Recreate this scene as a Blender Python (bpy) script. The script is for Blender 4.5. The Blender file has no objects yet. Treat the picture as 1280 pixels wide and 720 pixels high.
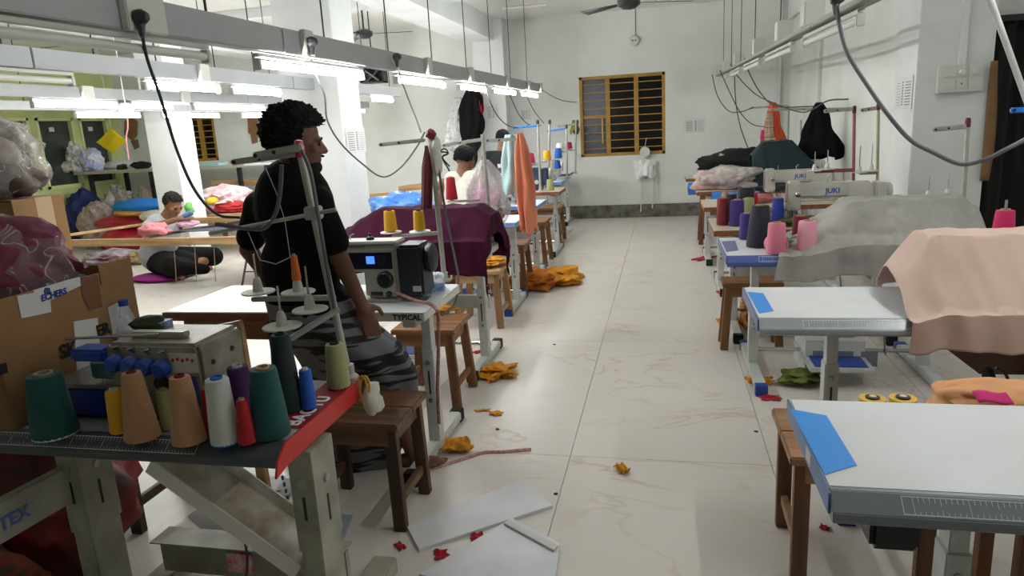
import bpy, bmesh, math, random
from mathutils import Vector, Matrix, Euler, noise
random.seed(7)
S = bpy.context.scene
C = S.collection
PI = math.pi
R = math.radians

# ---------------------------------------------------------------- camera
H = 1.52
FPX = 870.0
def _ray(px, py): return Vector((px-640.0, py-360.0, FPX))
_Y = _ray(830, 150).normalized()
_D = _ray(850, 4154); _D = (_D-_Y*_D.dot(_Y)).normalized()
_Z = -_D
_X = _Y.cross(_Z)
RM = Matrix((_X, _Y, _Z))                    # image axes -> world axes
cam_d = bpy.data.cameras.new('camera'); cam = bpy.data.objects.new('camera', cam_d); C.objects.link(cam)
cam_d.sensor_width = 36.0; cam_d.lens = FPX*36.0/1280.0; cam_d.clip_start = .05; cam_d.clip_end = 60
mw = Matrix.Identity(4)
for i in range(3):
    mw[i][0] = RM[i][0]; mw[i][1] = -RM[i][1]; mw[i][2] = -RM[i][2]
mw[2][3] = H
cam.matrix_world = mw
S.camera = cam
# ---------------------------------------------------------------- world, exposure
W = bpy.data.worlds.new('night'); S.world = W; W.use_nodes = True
W.node_tree.nodes['Background'].inputs[0].default_value = (.62, .72, .85, 1)
W.node_tree.nodes['Background'].inputs[1].default_value = .02
S.view_settings.view_transform = 'Standard'; S.view_settings.look = 'None'
S.view_settings.gamma = 1; S.view_settings.use_curve_mapping = False
S.view_settings.exposure = 0.45
TUBE = 80.0

# a point of the photograph brought to a real depth / height / side plane
def at(px, py, y):
    d = RM @ _ray(px, py); return Vector((0, 0, H)) + d*(y/d.y)
def atz(px, py, z):
    d = RM @ _ray(px, py); return Vector((0, 0, H)) + d*((z-H)/d.z)
def atx(px, py, x):
    d = RM @ _ray(px, py); return Vector((0, 0, H)) + d*(x/d.x)

# ---------------------------------------------------------------- materials
def lin(c):
    return tuple(((v/255)/12.92 if v/255 <= .04045 else ((v/255+.055)/1.055)**2.4) for v in c) + (1,)
MATS = {}
def mat(name, col, rough=.6, metal=0, var=0, vs=8, col2=None, bump=0, bs=40, stretch=None, spec=.5, coat=0, emit=0, sheen=0, coords='Object', trans=0):
    if name in MATS: return MATS[name]
    m = bpy.data.materials.new(name); m.use_nodes = True; nt = m.node_tree; n = nt.nodes; l = nt.links
    b = n['Principled BSDF']; b.inputs['Base Color'].default_value = lin(col)
    b.inputs['Roughness'].default_value = rough; b.inputs['Metallic'].default_value = metal
    b.inputs['Specular IOR Level'].default_value = spec
    if coat: b.inputs['Coat Weight'].default_value = coat
    if sheen: b.inputs['Sheen Weight'].default_value = sheen*.2
    if trans: b.inputs['Transmission Weight'].default_value = trans
    if emit:
        b.inputs['Emission Color'].default_value = lin(col); b.inputs['Emission Strength'].default_value = emit
    if var or bump:
        tc = n.new('ShaderNodeTexCoord'); mp = n.new('ShaderNodeMapping'); l.new(tc.outputs[coords], mp.inputs[0])
        if stretch: mp.inputs['Scale'].default_value = stretch
    if var:
        nz = n.new('ShaderNodeTexNoise'); nz.inputs['Scale'].default_value = vs; nz.inputs['Detail'].default_value = 5
        l.new(mp.outputs[0], nz.inputs['Vector'])
        mx = n.new('ShaderNodeMix'); mx.data_type = 'RGBA'
        c2 = col2 or tuple(max(0, v*(1-var)) for v in col)
        mx.inputs[6].default_value = lin(col); mx.inputs[7].default_value = lin(c2)
        rp = n.new('ShaderNodeMapRange'); rp.inputs[1].default_value = .35; rp.inputs[2].default_value = .68
        l.new(nz.outputs['Fac'], rp.inputs[0]); l.new(rp.outputs[0], mx.inputs[0]); l.new(mx.outputs[2], b.inputs['Base Color'])
    if bump:
        bz = n.new('ShaderNodeTexNoise'); bz.inputs['Scale'].default_value = bs; bz.inputs['Detail'].default_value = 4
        l.new(mp.outputs[0], bz.inputs['Vector'])
        bp = n.new('ShaderNodeBump'); bp.inputs['Strength'].default_value = bump; bp.inputs['Distance'].default_value = .01
        l.new(bz.outputs['Fac'], bp.inputs['Height']); l.new(bp.outputs[0], b.inputs['Normal'])
    MATS[name] = m
    return m
def wood(name, c1, c2, rough=.55, axis=0, sc=14):
    st = [sc, sc, sc]; st[axis] = sc*.09
    return mat(name, c1, rough, var=1, vs=1.0, col2=c2, bump=.25, bs=2.5, stretch=tuple(st))
def plastic_film(name, col, alpha=.45, rough=.18, scale=14, crease=.9):
    if name in MATS: return MATS[name]
    m = bpy.data.materials.new(name); m.use_nodes = True; nt = m.node_tree; n = nt.nodes; l = nt.links
    b = n['Principled BSDF']; b.inputs['Base Color'].default_value = lin(col); b.inputs['Roughness'].default_value = rough
    out = n['Material Output']; tr = n.new('ShaderNodeBsdfTransparent'); mx = n.new('ShaderNodeMixShader')
    tc = n.new('ShaderNodeTexCoord'); nz = n.new('ShaderNodeTexNoise'); nz.inputs['Scale'].default_value = scale; nz.inputs['Detail'].default_value = 4
    l.new(tc.outputs['Object'], nz.inputs['Vector'])
    rp = n.new('ShaderNodeMapRange'); rp.inputs[1].default_value = .35; rp.inputs[2].default_value = .7
    rp.inputs[3].default_value = alpha*.55; rp.inputs[4].default_value = min(1, alpha*1.6)
    # thin crease lines of crinkled film, their highlights put into the opacity
    n2 = n.new('ShaderNodeTexNoise'); n2.inputs['Scale'].default_value = scale*.7; n2.inputs['Detail'].default_value = 2; n2.inputs['Distortion'].default_value = 1.2; l.new(tc.outputs['Object'], n2.inputs['Vector'])
    sb_ = n.new('ShaderNodeMath'); sb_.operation = 'SUBTRACT'; sb_.inputs[1].default_value = .5; l.new(n2.outputs['Fac'], sb_.inputs[0])
    ab = n.new('ShaderNodeMath'); ab.operation = 'ABSOLUTE'; l.new(sb_.outputs[0], ab.inputs[0])
    cr = n.new('ShaderNodeMapRange'); cr.inputs[1].default_value = 0; cr.inputs[2].default_value = .035; cr.inputs[3].default_value = alpha*crease; cr.inputs[4].default_value = 0; l.new(ab.outputs[0], cr.inputs[0])
    mxx = n.new('ShaderNodeMath'); mxx.operation = 'MAXIMUM'; l.new(rp.outputs[0], mxx.inputs[0]); l.new(cr.outputs[0], mxx.inputs[1])
    l.new(nz.outputs['Fac'], rp.inputs[0]); l.new(mxx.outputs[0], mx.inputs[0])
    bp = n.new('ShaderNodeBump'); bp.inputs['Strength'].default_value = .6; bp.inputs['Distance'].default_value = .02
    l.new(nz.outputs['Fac'], bp.inputs['Height']); l.new(bp.outputs[0], b.inputs['Normal'])
    l.new(tr.outputs[0], mx.inputs[1]); l.new(b.outputs[0], mx.inputs[2]); l.new(mx.outputs[0], out.inputs[0])
    MATS[name] = m
    return m
def thread_mat(name, col):
    """wound thread: fine rings along the local z axis"""
    if name in MATS: return MATS[name]
    m = mat(name, col, .75, sheen=.25); nt = m.node_tree; n = nt.nodes; l = nt.links; b = n['Principled BSDF']
    tc = n.new('ShaderNodeTexCoord'); wv = n.new('ShaderNodeTexWave'); wv.wave_type = 'BANDS'; wv.bands_direction = 'Z'
    wv.inputs['Scale'].default_value = 75; wv.inputs['Distortion'].default_value = 1.2
    l.new(tc.outputs['Object'], wv.inputs['Vector'])
    bp = n.new('ShaderNodeBump'); bp.inputs['Strength'].default_value = .25; bp.inputs['Distance'].default_value = .003
    l.new(wv.outputs['Fac'], bp.inputs['Height']); l.new(bp.outputs[0], b.inputs['Normal'])
    return m

# ---------------------------------------------------------------- mesh builder
class MB:
    def __init__(s): s.v = []; s.f = []
    def add(s, vs, fs):
        o = len(s.v); s.v += [Vector(p) for p in vs]; s.f += [tuple(i+o for i in q) for q in fs]; return s
    def box(s, c, d, rot=None):
        x, y, z = d[0]/2, d[1]/2, d[2]/2
        vs = [Vector(p) for p in ((-x,-y,-z),(x,-y,-z),(x,y,-z),(-x,y,-z),(-x,-y,z),(x,-y,z),(x,y,z),(-x,y,z))]
        if rot is not None:
            m = rot if isinstance(rot, Matrix) else Euler(rot).to_matrix()
            vs = [m @ p for p in vs]
        c = Vector(c)
        return s.add([p+c for p in vs], [(0,3,2,1),(4,5,6,7),(0,1,5,4),(1,2,6,5),(2,3,7,6),(3,0,4,7)])
    def bb(s, x0, x1, y0, y1, z0, z1):
        return s.box(((x0+x1)/2, (y0+y1)/2, (z0+z1)/2), (abs(x1-x0), abs(y1-y0), abs(z1-z0)))
    def bar(s, a, b, w, h, up=(0,0,1)):
        a, b = Vector(a), Vector(b); t = (b-a); L = t.length; t.normalize(); up = Vector(up)
        if abs(t.dot(up)) > .98: up = Vector((0,1,0))
        sx = t.cross(up).normalized(); u = sx.cross(t)
        m = Matrix((sx, t, u)).transposed()
        return s.box((a+b)/2, (w, L, h), m)
    def tube(s, pts, r, n=8, cap=True):
        pts = [Vector(p) for p in pts]; rs = r if isinstance(r, (list, tuple)) else [r]*len(pts)
        t0 = (pts[1]-pts[0]).normalized(); up = Vector((0,0,1)) if abs(t0.z) < .9 else Vector((1,0,0))
        u = t0.cross(up).normalized(); vs = []; N = len(pts)
        for i, p in enumerate(pts):
            t = (pts[min(i+1, N-1)]-pts[max(i-1, 0)]).normalized()
            u = (u-t*u.dot(t)).normalized(); w = t.cross(u)
            for k in range(n):
                a = 2*PI*k/n; vs.append(p+(u*math.cos(a)+w*math.sin(a))*rs[i])
        fs = []
        for i in range(N-1):
            for k in range(n):
                fs.append((i*n+k, i*n+(k+1)%n, (i+1)*n+(k+1)%n, (i+1)*n+k))
        if cap: fs += [tuple(reversed(range(n))), tuple((N-1)*n+k for k in range(n))]
        return s.add(vs, fs)
    def lathe(s, prof, c=(0,0,0), n=20, rot=None, sx=1, sy=1):
        c = Vector(c); vs = []; m = None
        if rot is not None: m = rot if isinstance(rot, Matrix) else Euler(rot).to_matrix()
        for r, z in prof:
            for k in range(n):
                a = 2*PI*k/n; p = Vector((r*math.cos(a)*sx, r*math.sin(a)*sy, z))
                vs.append((m @ p if m else p)+c)
        fs = []
        for i in range(len(prof)-1):
            for k in range(n): fs.append((i*n+k, i*n+(k+1)%n, (i+1)*n+(k+1)%n, (i+1)*n+k))
        if prof[0][0] > 1e-6: fs.append(tuple(reversed(range(n))))
        if prof[-1][0] > 1e-6: fs.append(tuple((len(prof)-1)*n+k for k in range(n)))
        return s.add(vs, fs)
    def prism(s, poly, h, o=(0,0,0), ax=((1,0,0),(0,1,0),(0,0,1))):
        o = Vector(o); a, b, c = (Vector(q) for q in ax); n = len(poly)
        lo = [o+a*x+b*y for x, y in poly]; hi = [p+c*h for p in lo]
        return s.add(lo+hi, [tuple(reversed(range(n))), tuple(range(n, 2*n))]+[(i, (i+1)%n, n+(i+1)%n, n+i) for i in range(n)])
    def grid(s, fn, nu, nv):
        vs = [fn(i/nu, j/nv) for i in range(nu+1) for j in range(nv+1)]
        return s.add(vs, [(i*(nv+1)+j, (i+1)*(nv+1)+j, (i+1)*(nv+1)+j+1, i*(nv+1)+j+1) for i in range(nu) for j in range(nv)])
    def blob(s, c, d, amp=.12, fr=2.5, seed=0, sub=4, flat=True, crumple=0, cf=7):
        bm = bmesh.new(); bmesh.ops.create_icosphere(bm, subdivisions=sub, radius=1)
        off = Vector((seed*3.7, seed*1.9, seed*5.1)); c = Vector(c); vs = []
        for v in bm.verts:
            p = v.co.copy(); k = 1+amp*noise.noise(p*fr*.6+off)*2
            if crumple:
                q = 1-abs(noise.noise(p*cf*.5+off*2))*2
                k += crumple*(q-.5)+crumple*.5*noise.noise(p*cf*1.7+off)
            p = p*k
            p = Vector((p.x*d[0]/2, p.y*d[1]/2, p.z*d[2]/2))
            if flat: p.z = max(p.z, -d[2]/2*.8)
            vs.append(p+c)
        z0 = min(v.z for v in vs)
        if flat:
            for v in vs: v.z += (c.z-d[2]/2)-z0
        fs = [tuple(v.index for v in f.verts) for f in bm.faces]; bm.free()
        return s.add(vs, fs)
    def build(s, name, m=None, parent=None, world=False, smooth=True, bevel=0, solid=0, angle=38, loc=None, origin=None):
        vs = s.v
        if parent is not None:
            if world:
                L = parent['_w'] if '_w' in parent else parent.location
                L = Vector(L); vs = [p-L for p in vs]
            o_loc = Vector((0,0,0))
        else:
            if origin is None:
                xs = [p.x for p in vs]; ys = [p.y for p in vs]; zs = [p.z for p in vs]
                origin = ((min(xs)+max(xs))/2, (min(ys)+max(ys))/2, min(zs))
            o_loc = Vector(origin); vs = [p-o_loc for p in vs]
        me = bpy.data.meshes.new(name); me.from_pydata([tuple(p) for p in vs], [], s.f)
        if bevel or solid or True:
            bm = bmesh.new(); bm.from_mesh(me)
            bmesh.ops.recalc_face_normals(bm, faces=bm.faces)
            if bevel: bmesh.ops.bevel(bm, geom=[e for e in bm.edges if e.calc_face_angle(0) > .5], offset=bevel, segments=2, affect='EDGES', clamp_overlap=True)
            bm.to_mesh(me); bm.free()
        if smooth:
            me.shade_smooth(); me.set_sharp_from_angle(angle=R(angle))
        if m: me.materials.append(m)
        ob = bpy.data.objects.new(name, me); C.objects.link(ob)
        ob.location = Vector(loc) if loc is not None else o_loc
        if parent is not None: ob.parent = parent
        if solid:
            md = ob.modifiers.new('thickness', 'SOLIDIFY'); md.thickness = solid; md.offset = 0
        return ob
def tag(o, label, cat, group=None, kind=None):
    o['label'] = label
    if kind: o['kind'] = kind
    if cat: o['category'] = cat
    if group: o['group'] = group
    return o
def thing(name, label, cat, loc=(0,0,0), rz=0, group=None):
    o = bpy.data.objects.new(name, None); C.objects.link(o); o.empty_display_size = .1
    o.location = loc; o.rotation_euler = (0, 0, rz)
    return tag(o, label, cat, group)
def struct(o): o['kind'] = 'structure'; return o
def dup(root, loc, rz=None, label=None, group=None):
    def cp(o, par):
        c = o.copy(); C.objects.link(c); c.parent = par
        for ch in o.children: cp(ch, c)
        return c
    kids = list(root.children); r = root.copy(); C.objects.link(r); r.location = loc
    if rz is not None: r.rotation_euler = (0, 0, rz)
    if label: r['label'] = label
    if group: r['group'] = group
    for k in kids: cp(k, r)
    return r
FONT = {}
def text(name, s, size, o, ux, uy, m, parent=None, world=True, ext=.0006, align='LEFT', bold=0, shear=0, label=None):
    """flat lettering: origin o, reading along ux, upright along uy"""
    cu = bpy.data.curves.new(name, 'FONT'); cu.body = s; cu.size = size; cu.extrude = ext; cu.align_x = align; cu.offset = bold; cu.shear = shear
    cu.resolution_u = 3
    tmp = bpy.data.objects.new(name, cu); C.objects.link(tmp)
    dg = bpy.context.evaluated_depsgraph_get(); dg.update()
    me = bpy.data.meshes.new_from_object(tmp.evaluated_get(dg)); bpy.data.objects.remove(tmp)
    ux, uy = Vector(ux).normalized(), Vector(uy); uy = (uy-ux*uy.dot(ux)).normalized(); uz = ux.cross(uy)
    M = Matrix((ux, uy, uz)).transposed().to_4x4(); M.translation = Vector(o)
    me.transform(M)
    if parent is not None and world: me.transform(Matrix.Translation(-Vector(parent.location)))
    me.materials.clear(); me.materials.append(m); me.name = name
    ob = bpy.data.objects.new(name, me); C.objects.link(ob)
    if parent is not None: ob.parent = parent
    if label: ob['label'] = label
    return ob
def spline(pts, k=8):
    """Catmull-Rom through the points"""
    P = [Vector(p) for p in pts]; P = [P[0]*2-P[1]]+P+[P[-1]*2-P[-2]]; out = []
    for i in range(1, len(P)-2):
        for j in range(k):
            t = j/k; a, b, c, d = P[i-1:i+3]
            out.append(.5*((2*b)+(c-a)*t+(2*a-5*b+4*c-d)*t*t+(3*b-a-3*c+d)*t**3))
    out.append(P[-2]); return out

# shared materials
WHITE_LAM = mat('white laminate', (226,229,232), .42, var=.04, vs=3)
STEEL_PAINT = mat('white painted steel', (196,200,196), .45, var=.1, vs=9)
STEEL_BEIGE = mat('beige grey painted steel', (166,164,148), .5, var=.22, vs=7)
GREY_EDGE = mat('grey metal table edge', (132,138,144), .38, metal=.15)
DARK_EDGE = mat('dark grey table edge', (78,84,90), .4, metal=.1)
BLUE_EDGE = mat('blue table edge', (72,92,160), .4)
PALEBLUE_EDGE = mat('pale blue table edge', (120,150,205), .4)
BLUE_STICK = mat('bright blue vinyl', (52,150,240), .35)
BLUE_CAP = mat('blue plastic cap', (26,70,150), .4)
BLUE_BRIGHT = mat('blue plastic', (40,120,205), .4)
BLACK_PL = mat('black plastic', (26,27,29), .45)
BLACK_RUB = mat('black rubber', (20,20,21), .8)
DARKGREY = mat('dark grey plastic', (52,54,58), .5)
MACH = mat('machine cream enamel', (206,204,194), .35, var=.06, vs=6, coat=.3)
MACH_GREY = mat('machine grey enamel', (188,188,180), .4, var=.12, vs=7)
CHROME = mat('chrome', (190,190,190), .25, metal=1)
ALU = mat('dull aluminium', (178,178,170), .42, metal=.2, var=.1, vs=20)
GREYPL = mat('grey white plastic', (205,204,198), .5)
CABLE = mat('grey cable sheath', (92,96,98), .55)
CABLE_D = mat('dark cable sheath', (48,50,52), .6)
CARD = mat('brown cardboard', (148,112,72), .85, var=.12, vs=5, bump=.05, bs=60)
PAPER = mat('white paper', (214,214,212), .8, var=.04)
INK = mat('black ink', (22,22,24), .7)
BLUE_INK = mat('blue ink', (40,60,140), .7)
WHITE_INK = mat('white ink', (232,234,236), .6)
WD_STOOL = wood('stool wood', (148,104,66), (92,60,36))
WD_STOOL_Z = wood('stool leg wood', (142,96,58), (90,58,34), axis=2)
WD_PALE = wood('pale raw wood', (188,156,112), (142,108,70))
WD_PALE_Y = wood('pale raw wood y', (188,156,112), (142,108,70), axis=1)
WD_DARK = wood('dark stool wood', (86,58,40), (52,34,24))
WD_DARK_Z = wood('dark stool leg wood', (84,56,38), (52,34,24), axis=2)
WD_TOP = mat('wood laminate edge', (150,88,54), .5, var=.25, vs=20)
# ================================================================ STRUCTURE
BACK = 11.5; RIGHTX = 1.85; LEFTX = -9.9; CEIL = 3.2; FRONTY = -3.0; ALC_Y = 5.55
WALLM = mat('painted wall', (222,225,221), .75, var=.07, vs=1.4, col2=(208,212,207), bump=.04, bs=6)
GREENM = mat('pale green wall', (196,204,140), .75, var=.06, vs=1.5)
CEILM = mat('ceiling paint', (224,225,220), .8, var=.05, vs=1)
PILM = mat('pillar paint', (220,223,223), .7, var=.05, vs=2)
def slab(name, *a, m=WALLM): return struct(MB().bb(*a).build(name, m, smooth=False))
fl = slab('floor', LEFTX-.2, 3.8, FRONTY-.2, BACK+.2, -.12, -.012, m=mat('tile grout', (158,150,138), .9))
# marble-look floor tiles, one object each
def marble():
    m = bpy.data.materials.new('marble floor tile'); m.use_nodes = True; n = m.node_tree.nodes; l = m.node_tree.links; b = n['Principled BSDF']
    b.inputs['Roughness'].default_value = .33; b.inputs['Specular IOR Level'].default_value = .5
    g = n.new('ShaderNodeNewGeometry'); oi = n.new('ShaderNodeObjectInfo')
    ad = n.new('ShaderNodeVectorMath'); ad.operation = 'MULTIPLY_ADD'; ad.inputs[1].default_value = (1,1,1)
    sc = n.new('ShaderNodeVectorMath'); sc.operation = 'SCALE'; sc.inputs[0].default_value = (7,3,9); l.new(oi.outputs['Random'], sc.inputs['Scale'])
    l.new(g.outputs['Position'], ad.inputs[0]); l.new(sc.outputs[0], ad.inputs[2])
    mp = n.new('ShaderNodeMapping'); mp.inputs['Rotation'].default_value = (0,0,R(38)); mp.inputs['Scale'].default_value = (1,2.1,1); l.new(ad.outputs[0], mp.inputs[0])
    nz = n.new('ShaderNodeTexNoise'); nz.inputs['Scale'].default_value = 1.25; nz.inputs['Detail'].default_value = 5; nz.inputs['Distortion'].default_value = .9; l.new(mp.outputs[0], nz.inputs['Vector'])
    r = n.new('ShaderNodeValToRGB'); e = r.color_ramp.elements
    e[0].position = .48; e[0].color = (0,0,0,1); e[1].position = .5; e[1].color = (1,1,1,1); q = e.new(.516); q.color = (0,0,0,1)
    l.new(nz.outputs['Fac'], r.inputs[0])
    n2 = n.new('ShaderNodeTexNoise'); n2.inputs['Scale'].default_value = 1.1; l.new(ad.outputs[0], n2.inputs['Vector'])
    mr = n.new('ShaderNodeMapRange'); mr.inputs[1].default_value = .4; mr.inputs[2].default_value = .62; l.new(n2.outputs['Fac'], mr.inputs[0])
    mu = n.new('ShaderNodeMath'); mu.operation = 'MULTIPLY'; l.new(r.outputs[0], mu.inputs[0]); l.new(mr.outputs[0], mu.inputs[1])
    dm = n.new('ShaderNodeMath'); dm.operation = 'MULTIPLY'; dm.inputs[1].default_value = .62; l.new(mu.outputs[0], dm.inputs[0]); mu = dm
    n3 = n.new('ShaderNodeTexNoise'); n3.inputs['Scale'].default_value = 2.2; n3.inputs['Detail'].default_value = 6; l.new(g.outputs['Position'], n3.inputs['Vector'])
    a = n.new('ShaderNodeMix'); a.data_type = 'RGBA'; a.inputs[6].default_value = lin((221,216,210)); a.inputs[7].default_value = lin((209,202,194)); l.new(n3.outputs['Fac'], a.inputs[0])
    c = n.new('ShaderNodeMix'); c.data_type = 'RGBA'; c.inputs[7].default_value = lin((186,158,128)); l.new(a.outputs[2], c.inputs[6]); l.new(mu.outputs[0], c.inputs[0])
    l.new(c.outputs[2], b.inputs['Base Color'])
    return m
MARBLE = marble()
TX, TY = .9, 1.8
tm = None
i = 0
for ix in range(-11, 5):
    for iy in range(-2, 7):
        x0 = -.44+ix*TX; y0 = -.6+iy*TY
        if x0 > 3.6 or x0+TX < LEFTX or y0 > BACK: continue
        if tm is None:
            o = MB().bb(.0014, TX-.0014, .0014, TY-.0014, -.012, 0).build('tile', MARBLE, smooth=False, origin=(0,0,0)); tm = o.data; o.parent = fl
        else:
            o = bpy.data.objects.new('tile', tm); C.objects.link(o); o.parent = fl
        o.location = Vector((x0, y0, 0))-fl.location
slab('ceiling', LEFTX-.2, 3.8, FRONTY-.2, BACK+.2, CEIL, CEIL+.15, m=CEILM)
# back wall with two window openings
WA = (-1.32, .02, 1.0, 2.25); WB = (-8.55, -7.93, 1.24, 2.2)
wb = MB()
for x0, x1, z0, z1 in ((LEFTX-.2, WB[0], 0, CEIL), (WB[0], WB[1], 0, WB[2]), (WB[0], WB[1], WB[3], CEIL), (WB[1], WA[0], 0, CEIL),
                       (WA[0], WA[1], 0, WA[2]), (WA[0], WA[1], WA[3], CEIL), (WA[1], 3.8, 0, CEIL)):
    wb.bb(x0, x1, BACK, BACK+.2, z0, z1)
struct(wb.build('wall_back', WALLM, smooth=False))
slab('wall_right', RIGHTX, RIGHTX+.15, ALC_Y+.1, BACK, 0, CEIL)
# left green wall with three window openings
LW = [(8.75, 9.55), (9.68, 10.42), (10.55, 11.2)]; LZ0, LZ1 = .95, 2.1
wl = MB()
ys = [FRONTY]+[q for p in LW for q in p]+[BACK]
for k in range(0, len(ys)-1):
    if k % 2 == 0: wl.bb(LEFTX-.15, LEFTX, ys[k], ys[k+1], 0, CEIL)
    else: wl.bb(LEFTX-.15, LEFTX, ys[k], ys[k+1], 0, LZ0); wl.bb(LEFTX-.15, LEFTX, ys[k], ys[k+1], LZ1, CEIL)
struct(wl.build('wall_left', GREENM, smooth=False))
slab('wall_front', LEFTX-.2, 3.8, FRONTY-.2, FRONTY, 0, CEIL)
slab('wall_right_near', 3.6, 3.8, FRONTY, BACK, 0, CEIL)
# wall beside the right pillar with the dark doorway
PX0, PX1, PY0 = 1.66, 2.12, 5.3
p0 = at(1145,100,PY0); p1 = at(1240,100,PY0); PX0, PX1 = p0.x, p1.x
wd = MB(); wd.bb(PX1+.02, 3.6, ALC_Y, ALC_Y+.12, 2.05, CEIL).bb(3.3, 3.6, ALC_Y, ALC_Y+.12, 0, 2.05)
struct(wd.build('wall_alcove', WALLM, smooth=False))
struct(MB().bb(PX0, PX1, PY0, PY0+.45, 0, CEIL).build('pillar', PILM, smooth=False, bevel=.004))
# free-standing pillars on the left
def pillar_at(pxl, pxr, py, y, depth):
    a = at(pxl, py, y).x; b = at(pxr, py, y).x
    return struct(MB().bb(a, b, y, y+depth, 0, CEIL).build('pillar', PILM, smooth=False, bevel=.004)), a, b
pil3, q0, q1 = pillar_at(349, 421, 100, 6.0, .46)
pil2, _, _ = pillar_at(180, 214, 150, 8.1, .42)
pilb = struct(MB().bb(-2.95, -2.46, BACK-.3, BACK, 0, CEIL).build('pillar', PILM, smooth=False, bevel=.004))
struct(MB().bb(-3.1, -2.6, FRONTY, BACK-.3, CEIL-.32, CEIL).build('beam', PILM, smooth=False, bevel=.004))
struct(MB().bb(-6.9, -6.5, FRONTY, BACK, CEIL-.3, CEIL).build('beam', PILM, smooth=False, bevel=.004))
struct(MB().bb(LEFTX, RIGHTX, 8.6, 8.9, CEIL-.12, CEIL).build('beam', PILM, smooth=False, bevel=.004))
struct(MB().bb(RIGHTX-.06, RIGHTX+.02, ALC_Y+.1, BACK, CEIL-.35, CEIL).build('beam', WALLM, smooth=False))
# bare cement band along the foot of the back wall
struct(MB().bb(-2.46, RIGHTX, BACK-.02, BACK, 0, .21).build('baseboard_back', mat('bare cement', (122,120,112), .95, var=.35, vs=9, bump=.5, bs=25), smooth=False, bevel=.004))
struct(MB().bb(RIGHTX-.015, RIGHTX, ALC_Y+.1, BACK-.02, 0, .14).build('baseboard_right', mat('bare cement', (122,120,112)), smooth=False))
# vertical conduits in the right corner
for yy, xx in ((BACK-.03, RIGHTX-.16), (9.3, RIGHTX-.02)):
    struct(MB().bb(xx-.02, xx+.02, yy-.02, yy+.02, .1, CEIL).build('trim_1', PILM, smooth=False, bevel=.004))

# windows
MUSTARD = mat('mustard window paint', (176,134,52), .55, var=.15, vs=10)
GLASSD = mat('dark window glass', (8,9,12), .12, spec=.6)
GLASSG = mat('frosted dusty glass', (92,98,112), .35, var=.12, vs=14)
def window(name, x0, x1, z0, z1, y, cols, bars, special=False):
    w = thing(name, 'x', None, ((x0+x1)/2, y, z0)); del w['label']; struct(w)
    f = MB(); t = .05; d = .07
    f.bb(x0, x1, y-.02, y+d, z0, z0+t).bb(x0, x1, y-.02, y+d, z1-t, z1).bb(x0, x0+t, y-.02, y+d, z0, z1).bb(x1-t, x1, y-.02, y+d, z0, z1)
    f.build('window_frame', MUSTARD, w, True, False, .004)
    xs = [x0+(x1-x0)*k/cols for k in range(cols+1)]
    for k in range(cols):
        if k: MB().bb(xs[k]-.035, xs[k]+.035, y-.01, y+d, z0+t, z1-t).build('mullion', MUSTARD, w, True, False, .004)
        MB().bb(xs[k]+.03, xs[k+1]-.03, y+.045, y+.055, z0+t, z1-t).build('pane', GLASSG if (special and k == 0) else GLASSD, w, True, False)
    if special:
        MB().bb(xs[0]+t, xs[1]-.035, y-.005, y+.05, z0+.6, z0+.65).build('casement_rail', MUSTARD, w, True, False, .003)
        MB().bb(xs[1]-.1, xs[1]-.08, y-.03, y-.01, z0+.2, z0+.6).build('window_latch', mat('brass', (190,160,70), .4, metal=.5), w, True, False, .003)
    for k in range(bars):
        zz = z0+t+(z1-z0-2*t)*(k+.6)/(bars+.2)
        MB().bb(x0+t, x1-t, y-.012, y+.0, zz-.007, zz+.007).build('bar', MUSTARD, w, True, False)
    return w
window('window_1', *WA, BACK+.02, 3, 9, True)
window('window_2', *WB, BACK+.02, 2, 8)
GREENF = mat('green window frame', (204,212,150), .6)
for k, (a, b) in enumerate(LW):
    w = thing('window_%d' % (k+3), 'x', None, (LEFTX, (a+b)/2, LZ0)); del w['label']; struct(w)
    f = MB(); t = .05
    f.bb(LEFTX-.08, LEFTX+.02, a, b, LZ0, LZ0+t).bb(LEFTX-.08, LEFTX+.02, a, b, LZ1-t, LZ1).bb(LEFTX-.08, LEFTX+.02, a, a+t, LZ0, LZ1).bb(LEFTX-.08, LEFTX+.02, b-t, b, LZ0, LZ1)
    f.build('window_frame', GREENF, w, True, False, .004)
    MB().bb(LEFTX-.06, LEFTX-.05, a+t, b-t, LZ0+t, LZ1-t).build('pane', mat('smoky glass', (52,58,56), .12, spec=.7), w, True, False)
    MB().bb(LEFTX-.049, LEFTX-.046, (a+b)/2-.08, (a+b)/2+.02, LZ1-.22, LZ1-.15).build('glass_sticker', PAPER, w, True, False)
# dark doorway with a black curtain, brown strip hanging on its edge
dr = thing('door_1', 'x', None, ((PX1+3.3)/2, ALC_Y+.1, 0)); del dr['label']; struct(dr)
def curt(u, v):
    x = PX1+.0+u*(3.32-PX1); return (x, ALC_Y+.02+.025*math.sin(u*38)+.012*math.sin(u*91+2), .02+v*2.06)
MB().grid(curt, 90, 6).build('curtain', mat('black curtain cloth', (16,16,18), .9, sheen=.1), dr, True, solid=.004)
MB().bb(PX1-.02, 3.32, ALC_Y-.04, ALC_Y-.02, 2.04, 2.08).build('curtain_rod', BLACK_PL, dr, True)
def strip(u, v):
    a = at(1243-14*v+3*math.sin(v*3), 76+150*v, PY0-.03); w = .02+.014*math.sin(v*2.6)
    return (a.x-w+2*w*u, PY0-.03+.01*math.sin(v*5), a.z)
tag(MB().grid(strip, 3, 16).build('cardboard_strip', mat('tan cardboard', (128,96,62), .8, var=.1), solid=.004), 'long curved brown strip hanging at the edge of the dark doorway', 'strip')
def pole(a, b, r, nm, m, lab, cat):
    tag(MB().tube([a, b], r, 10).build(nm, m), lab, cat)
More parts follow.
